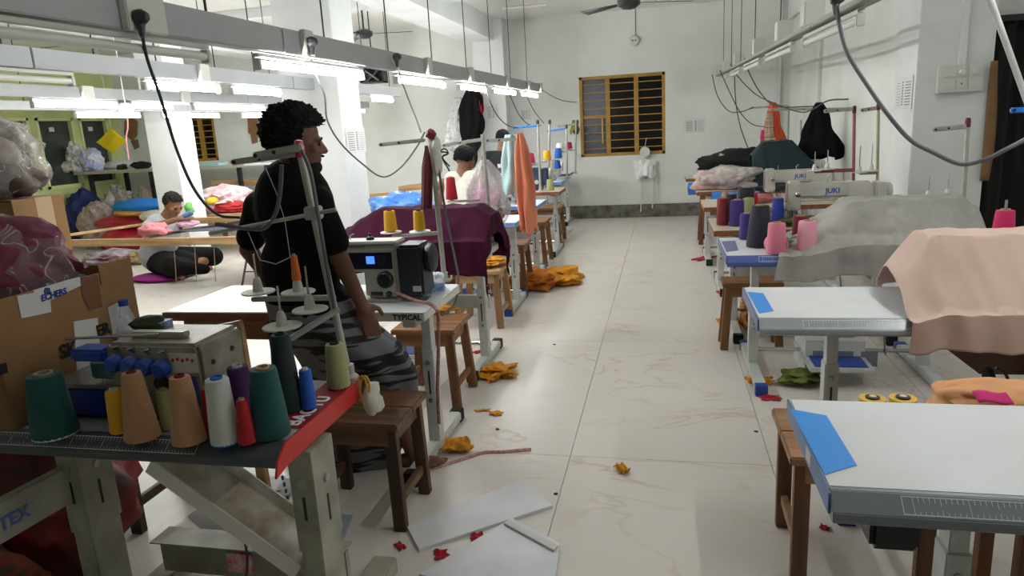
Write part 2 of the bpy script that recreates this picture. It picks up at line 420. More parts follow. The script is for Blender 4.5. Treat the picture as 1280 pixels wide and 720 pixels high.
_a, _b = at(1236,-6,3.3), at(1282,122,3.3); _d = (_b-_a)/(_b.z-_a.z)
pole(_a+_d*(CEIL-_a.z), _a-_d*_a.z, .012, 'metal_pole', STEEL_PAINT, 'white metal pole slanting down at the right edge before the dark doorway', 'pole')
# switchboard on the right pillar
sb = thing('switchboard', 'white switchboard with sockets and regulators on the right pillar', 'switchboard', (at(1198,98,PY0).x, PY0, at(1198,114,PY0).z))
a = at(1171,83,PY0); b = at(1224,114,PY0)
MB().bb(a.x, b.x, PY0-.05, PY0, b.z, a.z).build('plate', GREYPL, sb, True, False, .006)
cw = (b.x-a.x)
for k in range(3):
    for j in range(2):
        cx = a.x+cw*(.24+.27*k); cz = b.z+(a.z-b.z)*(.3+.42*j)
        MB().bb(cx-.033, cx+.033, PY0-.058, PY0-.05, cz-.028, cz+.028).build('switch', GREYPL, sb, True, False, .003)
        if k and j: MB().lathe([(.018,0),(.018,.012),(.012,.016),(0,.016)], (cx, PY0-.058, cz), 14, (PI/2,0,0)).build('knob', GREYPL, sb, True)
        elif k == 1: MB().bb(cx-.004, cx+.004, PY0-.06, PY0-.057, cz-.003, cz+.007).build('socket_hole', BLACK_PL, sb, True, False)
c = at(1203,60,PY0).x
struct(MB().bb(c-.022, c+.022, PY0-.025, PY0, a.z, CEIL).build('trim_2', PILM, smooth=False, bevel=.003))
def notice(px0, py0, px1, py1, plane, lab, axis='y', off=.004, rows=9):
    """printed sheet taped to a wall: white page, ruled table of grey print"""
    if axis == 'y':
        a, b = at(px0, py0, plane-off), at(px1, py1, plane-off); ux = Vector((1,0,0)); w = b.x-a.x
    else:
        a, b = atx(px0, py0, plane+off), atx(px1, py1, plane+off); ux = Vector((0,1,0)) ; w = b.y-a.y
        if w < 0: a, b = Vector((a.x, b.y, a.z)), Vector((b.x, a.y, b.z)); w = -w
    h = a.z-b.z; uz = Vector((0,0,1)); nn = Vector((0,-1,0)) if axis == 'y' else Vector((1 if off > 0 else -1,0,0))
    t = thing('paper_notice', lab, 'paper', (a.x+ux.x*w/2, a.y+ux.y*w/2, b.z))
    o = Vector((a.x, a.y, b.z))
    def q(m, u0, u1, v0, v1, k):
        return m.add([o+ux*w*u+uz*h*v+nn*k for u, v in ((u0,v0),(u1,v0),(u1,v1),(u0,v1))], [(0,1,2,3)])
    q(MB(), 0, 1, 0, 1, .001).build('sheet', PAPER, t, True, False, solid=.001)
    pr = MB()
    for k in range(rows):
        v = .12+.76*k/rows
        q(pr, .1, .42, v, v+.03, .002); q(pr, .52, .6, v, v+.05, .002); q(pr, .66, .92, v, v+.012, .002)
    pr.build('print', mat('grey print', (120,122,132), .8), t, True, False)
    return t
notice(855,149,881,165,BACK,'white printed sheet taped to back wall right of the barred window')
notice(1121,97,1139,136,PX0,'printed notice sheet taped on the right pillar side','x',-.004)
notice(431,160,458,190,q1,'printed notice taped to the bright side of the left pillar','x',.004)
notice(607,130,624,149,BACK-.3,'first printed sheet on the wall behind the hanging black jacket')
notice(650,136,664,150,BACK,'small printed sheet on back wall above the blue thread stands')
# round fitting above the window, wire, ceiling fan
al = thing('wall_fitting', 'round white fitting with two dark holes above the back window', 'fitting', (at(793,52,BACK).x, BACK, at(793,57,BACK).z))
c = at(793,51,BACK)
MB().lathe([(.085,0),(.085,.03),(.06,.06),(0,.062)], (c.x, BACK, c.z), 24, (PI/2,0,0)).build('body', GREYPL, al, True)
for dx in (-.025,.02): MB().lathe([(.012,0),(.012,.005),(0,.005)], (c.x+dx, BACK-.062, c.z), 10, (PI/2,0,0)).build('hole', BLACK_PL, al, True)
MB().tube([(c.x+.02, BACK-.01, c.z+.08), (c.x+.02, BACK-.01, CEIL)], .005, 6).build('wire', CABLE_D, al, True)
def fan(loc, rz, lab):
    f = thing('ceiling_fan', lab, 'fan', loc, rz)
    dm = mat('dark fan metal', (40,40,42), .5)
    MB().lathe([(0,-.06),(.06,-.05),(.11,-.015),(.11,.03),(.05,.06),(0,.06)], n=20).build('motor', dm, f)
    MB().tube([(0,0,.05),(0,0,CEIL-loc[2])], .012, 8).build('down_rod', dm, f)
    for k in range(3):
        a = 2*PI*k/3; ca, sa = math.cos(a), math.sin(a)
        vs = [(ca*r-sa*w, sa*r+ca*w, z) for r, w, z in ((.1,-.02,0),(.62,-.065,-.01),(.62,.065,.015),(.1,.02,.008))]
        MB().add(vs, [(0,1,2,3)]).build('blade', dm, f, solid=.004)
    return f
p = at(786,4,7.2); fan((p.x,p.y,p.z), .35, 'dark ceiling fan high above the aisle before back window')
p = at(3,64,6.5); fan((p.x,p.y,p.z), .1, 'dark ceiling fan at the far left above the hanging lamps')
p = at(455,43,8.8); fan((p.x,p.y,p.z), .2, 'dark ceiling fan just right of the left pillar top')
# tube lamp switched off high on the wall
tl = thing('wall_tube_lamp', 'unlit tube lamp mounted high near the ceiling beam', 'tube lamp', tuple(at(655,10,9.5)))
a, b = at(628,11,9.5), at(684,6,9.5); MB().bar(a, b, .04, .035).build('lamp_housing', GREYPL, tl, True, False); MB().tube([a+Vector((0,-.03,0)), b+Vector((0,-.03,0))], .013, 10).build('tube', mat('unlit tube', (220,220,214), .3), tl, True)
# black exhaust fan in the left wall opening
ex = thing('exhaust_fan', 'square black exhaust fan behind the hanging light rail', 'fan', tuple(at(465,100,9.0)))
a, b = at(448,84,9.0), at(481,103,9.0)
fr = MB(); fr.bb(a.x, b.x, 9.0, 9.12, b.z, b.z+.02).bb(a.x, b.x, 9.0, 9.12, a.z-.02, a.z).bb(a.x, a.x+.02, 9.0, 9.12, b.z, a.z).bb(b.x-.02, b.x, 9.0, 9.12, b.z, a.z); fr.build('frame', BLACK_PL, ex, True, False)
MB().bb(a.x, b.x, 9.1, 9.12, b.z, a.z).build('back_plate', BLACK_PL, ex, True, False)
for k in range(4):
    m = MB(); g = PI/4+k*PI/2; c = (a+b)/2; m.bar(c+Vector((0,.05,0)), c+Vector((math.cos(g)*.13, .05, math.sin(g)*.1)), .02, .07, (0,1,.4)).build('blade', DARKGREY, ex, True, False)
MB().tube([((a.x+b.x)/2, 9.06, a.z), ((a.x+b.x)/2, 9.06, CEIL)], .008, 6).build('hanger', BLACK_PL, ex, True)
# ================================================================ LIGHT RAILS AND LAMPS
RAILM = mat('grey painted rail', (168,172,174), .5, var=.05, vs=4)
LIT = mat('lit tube', (252,253,250), .4, emit=TUBE)
DIM = mat('weak lit tube', (252,253,250), .4, emit=TUBE*.12)
FILL = mat('added fill tube', (252,253,250), .4, emit=TUBE*.75)  # for the added tube over the nearest right table
FILL2 = mat('added dimmer fill tube', (252,253,250), .4, emit=TUBE*.5)  # lower emission for the added tube over the second right table
UNLIT = mat('unlit tube', (220,220,214), .3)
def tube_lamp(p0, p1, lit, lab, grp, housing_up=.03):
    """tube on a slim housing below a rail"""
    p0, p1 = Vector(p0), Vector(p1); mid = (p0+p1)/2
    t = thing('tube_lamp', lab, 'tube lamp', tuple(mid), group=grp)
    up = Vector((0,0,.036)); d = (p1-p0).normalized()
    MB().bar(p0+up, p1+up, .03, .016).build('lamp_housing', GREYPL, t, True, False, .003)
    MB().tube([p0+d*.02, p1-d*.02], .016, 10).build('tube', (lit if not isinstance(lit, bool) else (LIT if lit else UNLIT)), t, True)
    for q, s in ((p0, 1), (p1, -1)): MB().bar(q, q+d*.022*s, .036, .05).build('end_cap', GREYPL, t, True, False, .003)
    return t
def rail(x, y0, y1, zf, h, w, lab, rods, boxes, m=RAILM, bx=1, bh=None):
    t = thing('light_rail', lab, 'light rail', (x, (y0+y1)/2, zf((y0+y1)/2)))
    ny = 3
    for k in range(ny):                                     # trunking sections with visible joints
        a, b = y0+(y1-y0)*k/ny, y0+(y1-y0)*(k+1)/ny-.006
        mb = MB(); mb.bar((x, a, zf(a)+h/2), (x, b, zf(b)+h/2), w, h); mb.build('trunking_section', m, t, True, False, .004)
    for y in rods: MB().tube([(x, y, zf(y)+h), (x, y, CEIL)], .0042, 6).build('suspension_rod', BLACK_PL, t, True); 
    for y, bw in boxes:
        hh = bh or h
        MB().bb(x+bx*w/2, x+bx*(w/2+.03), y-bw/2, y+bw/2, zf(y)-.005, zf(y)+hh+.008).build('socket_box', GREYPL, t, True, False, .004)
    return t
zl = lambda y: 1.888+.0165*y*(1 if y < 99 else 1)-.02
zl = lambda y: 1.905+.012*(y-2.3)
rail(-1.75, -.5, 10.3, zl, .115, .07, 'grey hanging power rail over the left row of tables', [2.59,3.59,4.49,5.39,6.38,7.34,8.29,9.34], [(2.17,.19),(3.3,.09),(5.15,.1),(6.35,.12),(7.9,.13),(9.2,.14),(10.1,.12)])
names = ['nearest lit tube lamp under the left power rail', 'second lit tube lamp along the left power rail', 'third lit tube lamp along the left power rail', 'fourth lit tube lamp along the left power rail', 'farthest lit tube lamp on left rail beside back window']
for (a, b), s in zip(((2.9,4.04),(4.57,5.66),(6.07,7.06),(7.34,8.5),(8.83,10.05)), names):
    tube_lamp((-1.75,a,zl(a)-.055), (-1.75,b,zl(b)-.055), True, s, 'lit tubes of the left rail')
tube_lamp((-1.75,1.4,zl(1.4)-.05), (-1.75,2.56,zl(2.56)-.05), False, 'unlit tube lamp under the left rail beside the nearest plug', 'unlit tubes')
z2 = lambda y: 1.93+.004*y
rail(-3.1, .5, 8.2, z2, .1, .06, 'white hanging rail behind left one, above embroidery frame', [2.6,3.5,4.0,4.6,5.1,6.2,7.2,7.9], [(4.4,.1)])
for a, b, lit, s in ((2.1,3.32,False,'unlit tube lamp at left edge under the second hanging rail'),(3.85,4.62,True,'lit tube lamp of the second rail above the embroidery area'),(4.75,5.45,True,'lit tube lamp of second rail ending at the left pillar'),(7.3,7.95,True,'short lit tube lamp seen just right of the left pillar')):
    tube_lamp((-3.1,a,z2(a)-.05), (-3.1,b,z2(b)-.05), lit, s, 'tubes of the second rail')
z3 = lambda y: 1.915+.004*y
rail(-4.55, .5, 10.6, z3, .09, .06, 'third hanging rail, lowest in view at far left', [3,4.2,5.4,6.6,7.8], [(4.95,.12),(6.15,.12)])
for a, b, s in ((4.45,5.3,'left lit tube lamp of the third hanging rail'),(5.45,6.0,'middle lit tube lamp of the third hanging rail'),(6.3,7.6,'right lit tube lamp of the third hanging rail'),(7.95,9.1,'added lit tube lamp of third rail, unseen behind left pillar'),(9.3,10.45,'last added lit tube lamp of third rail, unseen behind pillar')):  # last two tubes are added to brighten the back left walls
    tube_lamp((-4.55,a,z3(a)-.05), (-4.55,b,z3(b)-.05), True, s, 'tubes of the third rail')
z4 = lambda y: 1.9+.004*y
rail(-5.7, 2.5, 10.4, z4, .08, .06, 'farthest hanging rail, mostly hidden, before the green wall', [3.5,5.5,7.2], [])
tube_lamp((-5.7,6.05,z4(6)-.05), (-5.7,6.95,z4(7)-.05), True, 'small lit tube lamp far left behind the other lamps', 'tubes of the farthest rail')
tube_lamp((-5.7,7.3,z4(7)-.05), (-5.7,8.4,z4(8)-.05), True, 'second lit tube lamp of the farthest rail, added for brightness', 'tubes of the farthest rail')  # this tube and the next are added to brighten the left area
tube_lamp((-5.7,8.9,z4(9)-.05), (-5.7,10.0,z4(10)-.05), True, 'third lit tube lamp of the farthest rail, added for brightness', 'tubes of the farthest rail')
zr = lambda y: 1.865+.0215*y
rail(.8, .6, 11.2, zr, .022, .09, 'thin unlit hanging rail over the right row of tables', [4.3,5.45,6.9,8.1,9.2,10.4], [], m=mat('rail strip grey', (150,150,146), .5))
rr = [o for o in C.objects if o.name.startswith('light_rail')][-1]
for y in (4.35, 5.3, 6.6, 8.3, 9.8, 10.9):
    MB().bb(.75, .85, y-.07, y+.07, zr(y)+.024, zr(y)+.15).build('socket_box', GREYPL, rr, True, False, .006)
for k, (a, b, s) in enumerate(((3.3,4.5,'nearest unlit tube lamp under the right rail'),(4.9,6.1,'second unlit tube lamp under the right rail'),(6.5,7.7,'third unlit tube lamp under the right rail'),(8.1,9.2,'fourth unlit tube lamp under the right rail'),(9.6,10.8,'farthest unlit tube lamp under the right rail'))):
    tube_lamp((.8,a,zr(a)-.055), (.8,b,zr(b)-.055), False, s, 'unlit tubes of the right rail')
tube_lamp((1.42,3.9,2.19), (1.42,5.05,2.2), DIM, 'lit tube lamp at the top edge left of right pillar', 'lit tubes by the right pillar')
for k, (ya, yb) in enumerate(((1.35,2.5),(2.62,3.77))):  # two unseen tubes added to brighten the near right tables
    tube_lamp((1.42,ya,2.19), (1.42,yb,2.19), (FILL, FILL2)[k], ('added unseen fill tube lamp above the nearest right table','added unseen fill tube lamp above the second right table')[k], 'lit tubes by the right pillar')
for ltl in [o for o in C.objects if o.name.startswith('tube_lamp')][-3:]:
    for yy in (-.45, .45): MB().tube([(1.42,ltl.location.y+yy,2.235),(1.42,ltl.location.y+yy,CEIL)], .005, 6).build('suspension_rod', BLACK_PL, ltl, True)

# ================================================================ CABLES
def cable(pts, r, lab, m=CABLE, plug=None):
    t = thing('power_cable', lab, 'cable', tuple(pts[-1]))
    MB().tube(spline(pts, 10), r, 8).build('cord', m, t, True)
    if plug is not None:
        p = Vector(pts[0]); n = Vector(plug).normalized()
        MB().lathe([(.02,-.0),(.026,.012),(.026,.03),(.014,.05),(0,.052)], p-n*.02+Vector((0,0,.012)), 10, Vector((0,0,1)).rotation_difference(n).to_matrix(), 1, .85).build('plug', DARKGREY, t, True)
        MB().tube([p+Vector((0,0,.0)), p-Vector((0,0,.05))], [.017,.008], 8).build('strain_relief', DARKGREY, t, True)
    return t
E1 = -1.75+.07
def chain(spec): return [at(px, py, y) for px, py, y in spec]
p = atx(172,27,E1)
cable([(E1+.01, p.y, p.z)]+chain([(183,70,2.2),(200,120,2.22),(222,190,2.26),(245,240,2.3),(272,268,2.34),(300,272,2.36)]), .0055, 'dark cord hanging from nearest rail plug across the left pillar', CABLE_D, (1,0,0))
p = atx(387,56,E1)
cable([(E1+.01, p.y, p.z)]+chain([(391,85,3.45),(405,118,3.5),(409,150,3.55),(425,178,3.65),(452,204,3.8),(478,221,3.9),(500,210,3.95),(520,185,4.0),(531,165,4.05)]), .005, 'grey cord sagging from the rail to the thread stand by purple cover', CABLE, (1,0,0))
p = atx(494,74,E1)
cable([(E1+.01, p.y, p.z)]+chain([(500,95,4.6),(512,128,4.4),(520,148,4.2),(526,165,4.08)]), .005, 'cord dropping from rail to the maroon-tipped thread stand', CABLE, (1,0,0))
for px, py, mids, lab in ((607,103,[(612,125,6.6),(622,145,6.7),(635,157,6.9),(648,160,7.0)],'thin cord from the rail to the left blue thread guide'),
                          (632,106,[(640,125,7.8),(650,145,8.1),(662,156,8.6),(676,157,9.0)],'thin cord from the rail to the right blue thread guide'),
                          (656,112,[(662,128,9.2),(670,142,9.5),(680,154,9.8)],'thin cord from rail end to farthest thread guide'),
                          (677,112,[(690,120,10.6),(705,126,11.0),(721,128,11.4)],'cord running from the rail end to back wall')):
    p = atx(px, py, E1); cable([tuple(p)]+chain(mids), .005, lab, CABLE_D)
p = atx(1046,4,.86)
cable(chain([(1045,2,3.2),(1050,35,3.15),(1060,68,3.1),(1085,108,3.05),(1112,146,3.0),(1138,175,3.0),(1165,190,3.0),(1200,205,3.0),(1230,200,2.95),(1255,188,2.9),(1285,172,2.92),(1305,155,2.98),(1316,134,3.02)]), .0085, 'thick grey cord sagging from the right rail past the pillar', CABLE, (1,0,0))
for spec, lab in (([(929,68,8.3),(937,92,8.2),(952,118,8.0),(972,133,7.6),(1018,133,7.2)],'cord from right rail socket to the black jacket stand'),
                  ([(913,80,9.3),(922,95,9.1),(945,118,8.6),(975,132,8.0),(1000,140,7.2),(1015,137,6.5),(1035,126,6.2),(1060,124,6.0)],'cord from right rail looping behind the black jacket'),
                  ([(890,93,10.4),(897,120,10.2),(910,138,10),(925,140,9.6),(942,134,9.2)],'leftmost thin cord under the end of the right rail'),
                  ([(900,88,10.0),(912,115,9.8),(925,140,9.6),(940,155,9.3),(958,159,9.0)],'thin cord from right rail to the orange cloth stand'),
                  ([(918,95,9.5),(920,130,9.3),(926,160,9.2),(935,185,9.1)],'straight thin cord dropping behind the orange cloth')):
    cable(chain(spec), .006, lab, CABLE_D)

# ================================================================ TABLES
def tick_ruler(t, x0, x1, y0, m=WHITE_INK, step=.01, nx=None):
    rb = MB(); a = Vector((0, y0+.014, .7695)); b = Vector((0, y0-.021, .7405)); u = (b-a)
    nrm = Vector((0, -(a.z-b.z), (a.y-b.y))).normalized()
    if nrm.z < 0: nrm = -nrm
    def q(xa, xb, s0, s1):
        pts = [Vector((xa,0,0))+a+u*s0, Vector((xb,0,0))+a+u*s0, Vector((xb,0,0))+a+u*s1, Vector((xa,0,0))+a+u*s1]
        rb.add([p+nrm*.0008 for p in pts], [(0,1,2,3)])
    q(x0, x1, .08, .12); q(x0, x1, .88, .92); q(x0, x0+.0015, .1, .9); q(x1-.0015, x1, .1, .9)
    n = int((x1-x0-.02)/step)
    for k in range(n):
        x = x0+.02+k*step; L = .45 if k % 10 == 0 else (.34 if k % 5 == 0 else .22)
        q(x, x+.0012, .12, .12+L); q(x, x+.001, .88-L*.7, .88)
    rb.build('ruler_print', m, t, True, False)
def front_edge(t, x0, x1, y0, m):
    prof = [(y0+.03,.7712),(y0+.016,.771),(y0-.022,.7395),(y0-.025,.722),(y0-.018,.715),(y0+.03,.714)]
    MB().prism([(a, b) for a, b in prof], x1-x0, (x0,0,0), ((0,1,0),(0,0,1),(1,0,0))).build('front_edge', m, t, True, True, .002, angle=25)
def leg_frame(t, x, y0, y1, m, capm, foot_ext=.1, w=.055, d=.075, slot=True, zt=.72, yc=None):
    yc = yc if yc is not None else (y0+y1)/2
    lg = MB(); lg.bb(x-w/2, x+w/2, yc-d/2, yc+d/2, .05, .52); o = lg.build('leg', m, t, True, False, .004)
    MB().bb(x-w/2+.006, x+w/2-.006, yc-d/2+.006, yc+d/2-.006, .5, zt).build('leg_extension', m, t, True, False, .003)
    MB().bb(x-.03, x+.03, y0+.04, y1-.04, zt-.03, zt).build('top_bracket', m, t, True, False, .003)
    MB().bb(x-.03, x+.03, y0-foot_ext, y1+.05, .012, .06).build('foot', m, t, True, False, .005)
    for yy in (y0-foot_ext, y1+.05): MB().bb(x-.033, x+.033, yy-.012, yy+.045, .0, .064).build('foot_cap', capm, t, True, False, .004)
    if slot:
        MB().bb(x-.004, x+.004, yc-d/2-.002, yc-d/2+.004, .3, .42).build('slot', BLACK_PL, t, True, False)
        for zz in (.46, .27): MB().lathe([(.011,0),(.011,.007),(0,.008)], (x, yc-d/2, zz), 10, (PI/2,0,0)).build('bolt', CHROME, t, True)
def sewing_table(lab, x0, x1, y0, y1, edge=GREY_EDGE, side=None, legs=(), capm=BLUE_CAP, top=WHITE_LAM, legm=STEEL_PAINT, sticker=None, ruler=None, cross=True, pedal=True, flat_edge=None, group='sewing machine tables', zt=.77):
    t = thing('sewing_table', lab, 'table', ((x0+x1)/2, (y0+y1)/2, 0), group=group)
    if flat_edge is None:
        MB().bb(x0, x1, y0+.03, y1, zt-.04, zt).build('tabletop', top, t, True, False, .004)
        front_edge(t, x0, x1, y0, edge)
    else:
        MB().bb(x0, x1, y0, y1, zt-.004, zt).build('tabletop', top, t, True, False, .0015)
        MB().bb(x0+.002, x1-.002, y0+.002, y1-.002, zt-.042, zt-.0045).build('table_edge', flat_edge, t, True, False, .003)
    if side is not None: MB().bb(x0-.005, x0-.0005, y0+.0, y1, zt-.045, zt+.0005).build('side_edge', side, t, True, False, .001)
    if sticker is not None:
        pts = [(x, y, zt+.0012) for x, y in sticker[0]]; MB().add(pts, [tuple(range(len(pts)))]).build('corner_sticker', sticker[1], t, True, False, solid=.001)
    if ruler: tick_ruler(t, ruler[0], ruler[1], y0)
    for x in legs: leg_frame(t, x, y0, y1, legm, capm)
    if len(legs) == 2:
        zc = .36
        if cross: MB().bb(legs[0]+.03, legs[1]-.03, y1-.2, y1-.165, zc, zc+.09).build('crossbar', legm, t, True, False, .004)
        if pedal:
            a, b = legs[0]+.03, legs[1]-.03; c = (a+b)/2
            MB().tube([(a, (y0+y1)/2+.05, .12), (b, (y0+y1)/2+.05, .12)], .013, 8).build('pedal_shaft', CHROME, t, True)
            MB().bb(c-.2, c+.14, y0+.02, y1-.1, .1, .125).build('pedal_frame', STEEL_PAINT, t, True, False, .006)
            MB().bb(c-.17, c+.11, y0+.045, y1-.13, .1255, .13).build('pedal_mat', BLUE_CAP, t, True, False, .002)
            MB().tube([(c+.28, (y0+y1)/2+.03, .1), (c+.22, (y0+y1)/2+.1, .72)], .006, 6).build('treadle_rod', CHROME, t, True)
    return t
# right row
t = sewing_table('nearest white sewing table on the right, bare top with bright blue corner', .325, 1.62, 1.37, 1.87, GREY_EDGE, mat('steel blue edge', (92,122,168), .4), (at(1200,700,1.58).x, 1.4), cross=False, sticker=([tuple(atz(*q,.77).xy) for q in ((988,512),(1033,520),(1071,582),(1031,594))], BLUE_STICK), ruler=(.455,.97))
a = at(1086,664,1.5); MB().bb(at(1088,680,1.4).x, at(1152,680,1.4).x, 1.4, 1.56, at(1120,691,1.4).z, .729).build('control_box', BLACK_PL, t, True, False, .01)
MB().bb(.325-.0055, .325-.004, 1.55, 1.6, .735, .765).build('edge_label', GREYPL, t, True, False)
t = sewing_table('second right table, blue corner sticker, half under peach cloth', .345, 1.6, 2.65, 3.19, mat('light grey metal edge', (162,168,174), .28, metal=.55), mat('slate blue edge', (96,110,150), .4), (at(1041,450,2.88).x, 1.42), cross=False, sticker=([tuple(atz(*q,.77).xy) for q in ((934,365),(954,367),(967,389),(949,392))], BLUE_STICK), ruler=(.5,.95))
t = sewing_table('third right table, blue edge with ruler, under grey sheer cloth', .335, 1.6, 3.92, 4.57, BLUE_EDGE, mat('slate blue edge', (96,110,150)), (.52, 1.46), sticker=([tuple(atz(*q,.77).xy) for q in ((902,302),(919,301),(923,313),(908,315))], mat('greyish violet vinyl', (112,116,160), .5)), ruler=(.5,.86))
t = sewing_table('fourth right table, wood-edged top crowded with thread cones', .325, 1.6, 4.87, 5.49, flat_edge=WD_TOP, top=mat('cream laminate', (204,190,170), .4), legs=(.49, 1.45), capm=BLACK_RUB)
t = sewing_table('fifth right table, wood-edged, behind the thread cones', .33, 1.6, 6.2, 6.8, flat_edge=WD_TOP, top=mat('cream laminate', (204,190,170)), legs=(.5, 1.45), capm=BLACK_RUB)
t = sewing_table('sixth right table, wood edge, under white plastic-wrapped cloth', .33, 1.6, 7.55, 8.15, flat_edge=WD_TOP, top=mat('cream laminate', (204,190,170)), legs=(.46, 1.45), capm=BLACK_RUB)
t = sewing_table('farthest right table by back wall, wood edge, black cloth on it', .27, 1.6, 9.3, 9.95, flat_edge=WD_TOP, top=mat('cream laminate', (204,190,170)), legs=(.5, 1.45), capm=BLACK_RUB)
# left row
t = sewing_table('foreground left table with red end strip, crowded with thread cones', -2.3, -.95, 1.46, 1.92, DARK_EDGE, None, (), top=mat('worn grey laminate', (172,176,182), .4, var=.12, vs=8), ruler=(-1.9,-1.19))
RED_ST = mat('red vinyl', (196,38,36), .4); MAROON_ST = mat('maroon vinyl', (142,32,48), .45)
MB().prism([(1.415,.702),(1.43,.74),(1.475,.7725),(1.93,.7725),(1.93,.715),(1.47,.712)], .006, (-.9505,0,0), ((0,1,0),(0,0,1),(1,0,0))).build('end_strip', RED_ST, t, True, False)
MB().add([(-1.045,1.56,.7712),(-.9495,1.56,.7712),(-.9495,1.9,.7712),(-1.045,1.9,.7712)], [(0,1,2,3)]).build('brand_sticker', MAROON_ST, t, True, False)
text('lettering', 'BAOYU', .062, (-.968,1.575,.7724), (0,1,0), (-1,0,0), WHITE_INK, t, bold=.0015)
# stand of the foreground table: plate legs with slots, cross plate, loose channel
for x, yc in ((at(114,650,1.6).x,1.62), (at(393,640,1.6).x,1.62)):
    MB().bb(x-.032, x+.032, yc-.06, yc+.06, .02, .5).build('leg', STEEL_BEIGE, t, True, False, .003)
    MB().bb(x-.036, x+.036, yc-.064, yc+.064, .4, .705).build('leg_extension', STEEL_BEIGE, t, True, False, .002)
    for dx in (.0,):
        MB().bb(x+dx-.004, x+dx+.004, yc-.066, yc-.064, .5, .57).build('slot', BLACK_PL, t, True, False)
        MB().lathe([(.012,0),(.012,.007),(0,.008)], (x+dx, yc-.064, .615), 10, (PI/2,0,0)).build('bolt', ALU, t, True)
        MB().bb(x+.036, x+.038, yc-.004, yc+.004, .47, .55).build('slot', BLACK_PL, t, True, False)
        MB().lathe([(.012,0),(.012,.007),(0,.008)], (x+.036, yc, .6), 10, (0,PI/2,0)).build('bolt', ALU, t, True)
    MB().bb(x-.06, x+.03, 1.3, 2.05, .0, .06).build('foot', STEEL_BEIGE, t, True, False, .005)
zc = at(260,714,1.86).z; zd = at(260,672,1.86).z
MB().bb(-1.72, -1.02, 1.84, 1.87, zc, zd).build('crossbar', STEEL_BEIGE, t, True, False, .004)
MB().bb(-1.72, -1.02, 1.8, 1.9, zd, zd+.005).build('crossbar_flange', STEEL_BEIGE, t, True, False)
a = at(186,582,1.62); b = at(372,716,1.62); BRC = mat('dusty white steel', (236,232,222), .5, var=.25, vs=12, col2=(176,156,130))
MB().bar(a, b, .006, .05, (0,0,1)).build('brace_lip', mat('white steel', (240,238,232), .5), t, True, False)
o3 = Vector((.03,.06,.015)); MB().bar(a+o3, b+o3, .12, .005, (0,-.3,1)).build('brace_channel', BRC, t, True, False)
o3 = Vector((.055,.115,.04)); MB().bar(a+o3, b+o3, .005, .05, (0,0,1)).build('brace_lip', BRC, t, True, False)
for xx, yy, z0, z1 in ((-1.32,1.72,.14,.42),(-1.2,1.8,.1,.6)):
    n = 22; pts = []
    for k in range(n): MB().lathe([(.0035,-.007),(.005,0),(.0035,.007)], (xx+.03*math.sin(k*.14), yy, z1-(z1-z0)*k/n), 6).build('chain_link', DARKGREY, t, True)
MB().bb(-1.45, -1.36, 1.826, 1.838, zd-.1, zd-.03).build('sticker', mat('pink red label', (214,70,110), .5, var=.6, vs=30, col2=(235,225,230)), t, True, False)
t = sewing_table('second left table with cream edge holding a dark-ended machine', -2.3, -1.01, 2.74, 3.29, flat_edge=mat('cream table edge', (208,204,192), .45), legs=(-1.1,), capm=BLACK_RUB, cross=False, pedal=False)
MB().bb(-2.302, -1.62, 2.734, 2.738, .728, .767).build('wooden_edge_strip', wood('reddish brown wood', (122,76,54), (86,50,36)), t, True, False)
text('lettering', 'TYPICAL', .034, (-1.155,2.7372,.7375), (1,0,0), (0,0,1), INK, t, bold=.001)
for x in (-2.22, -1.78): MB().bb(x-.03, x+.03, 2.8, 2.86, 0, .727).build('wooden_leg', WD_STOOL_Z, t, True, False, .004)
MB().bb(-2.2, -1.75, 2.8, 2.83, .62, .727).build('apron', WD_STOOL, t, True, False, .003)
t = sewing_table('third left table hidden under the purple cloth', -2.4, -1.1, 4.02, 4.55, flat_edge=mat('cream table edge', (208,204,192)), legs=(-1.17, -2.2), capm=BLACK_RUB)
t = sewing_table('fourth left table, white top with pale blue edge, under hanging bag', -2.5, -1.19, 5.54, 6.05, flat_edge=PALEBLUE_EDGE, legs=(-1.27, -2.3))
t = sewing_table('fifth left table, light blue end, beside the orange hanging cloth', -2.5, -1.22, 6.72, 7.3, flat_edge=PALEBLUE_EDGE, legs=(-1.3, -2.3), top=mat('pale blue top', (186,206,226), .4))
t = sewing_table('sixth left table, wood edge, under red and yellow cones', -2.5, -1.2, 8.15, 8.7, flat_edge=WD_TOP, legs=(-1.3, -2.3), top=mat('cream laminate', (204,190,170)), capm=BLACK_RUB)
t = sewing_table('seventh left table, pale blue top, near the back wall', -2.5, -1.38, 9.55, 10.1, flat_edge=PALEBLUE_EDGE, legs=(-1.46, -2.3), top=mat('pale blue top', (186,206,226)), capm=BLACK_RUB)
t = sewing_table('last left table below the back window corner', -2.4, -1.42, 10.75, 11.25, flat_edge=DARK_EDGE, legs=(-1.5, -2.3), capm=BLACK_RUB, zt=.8)

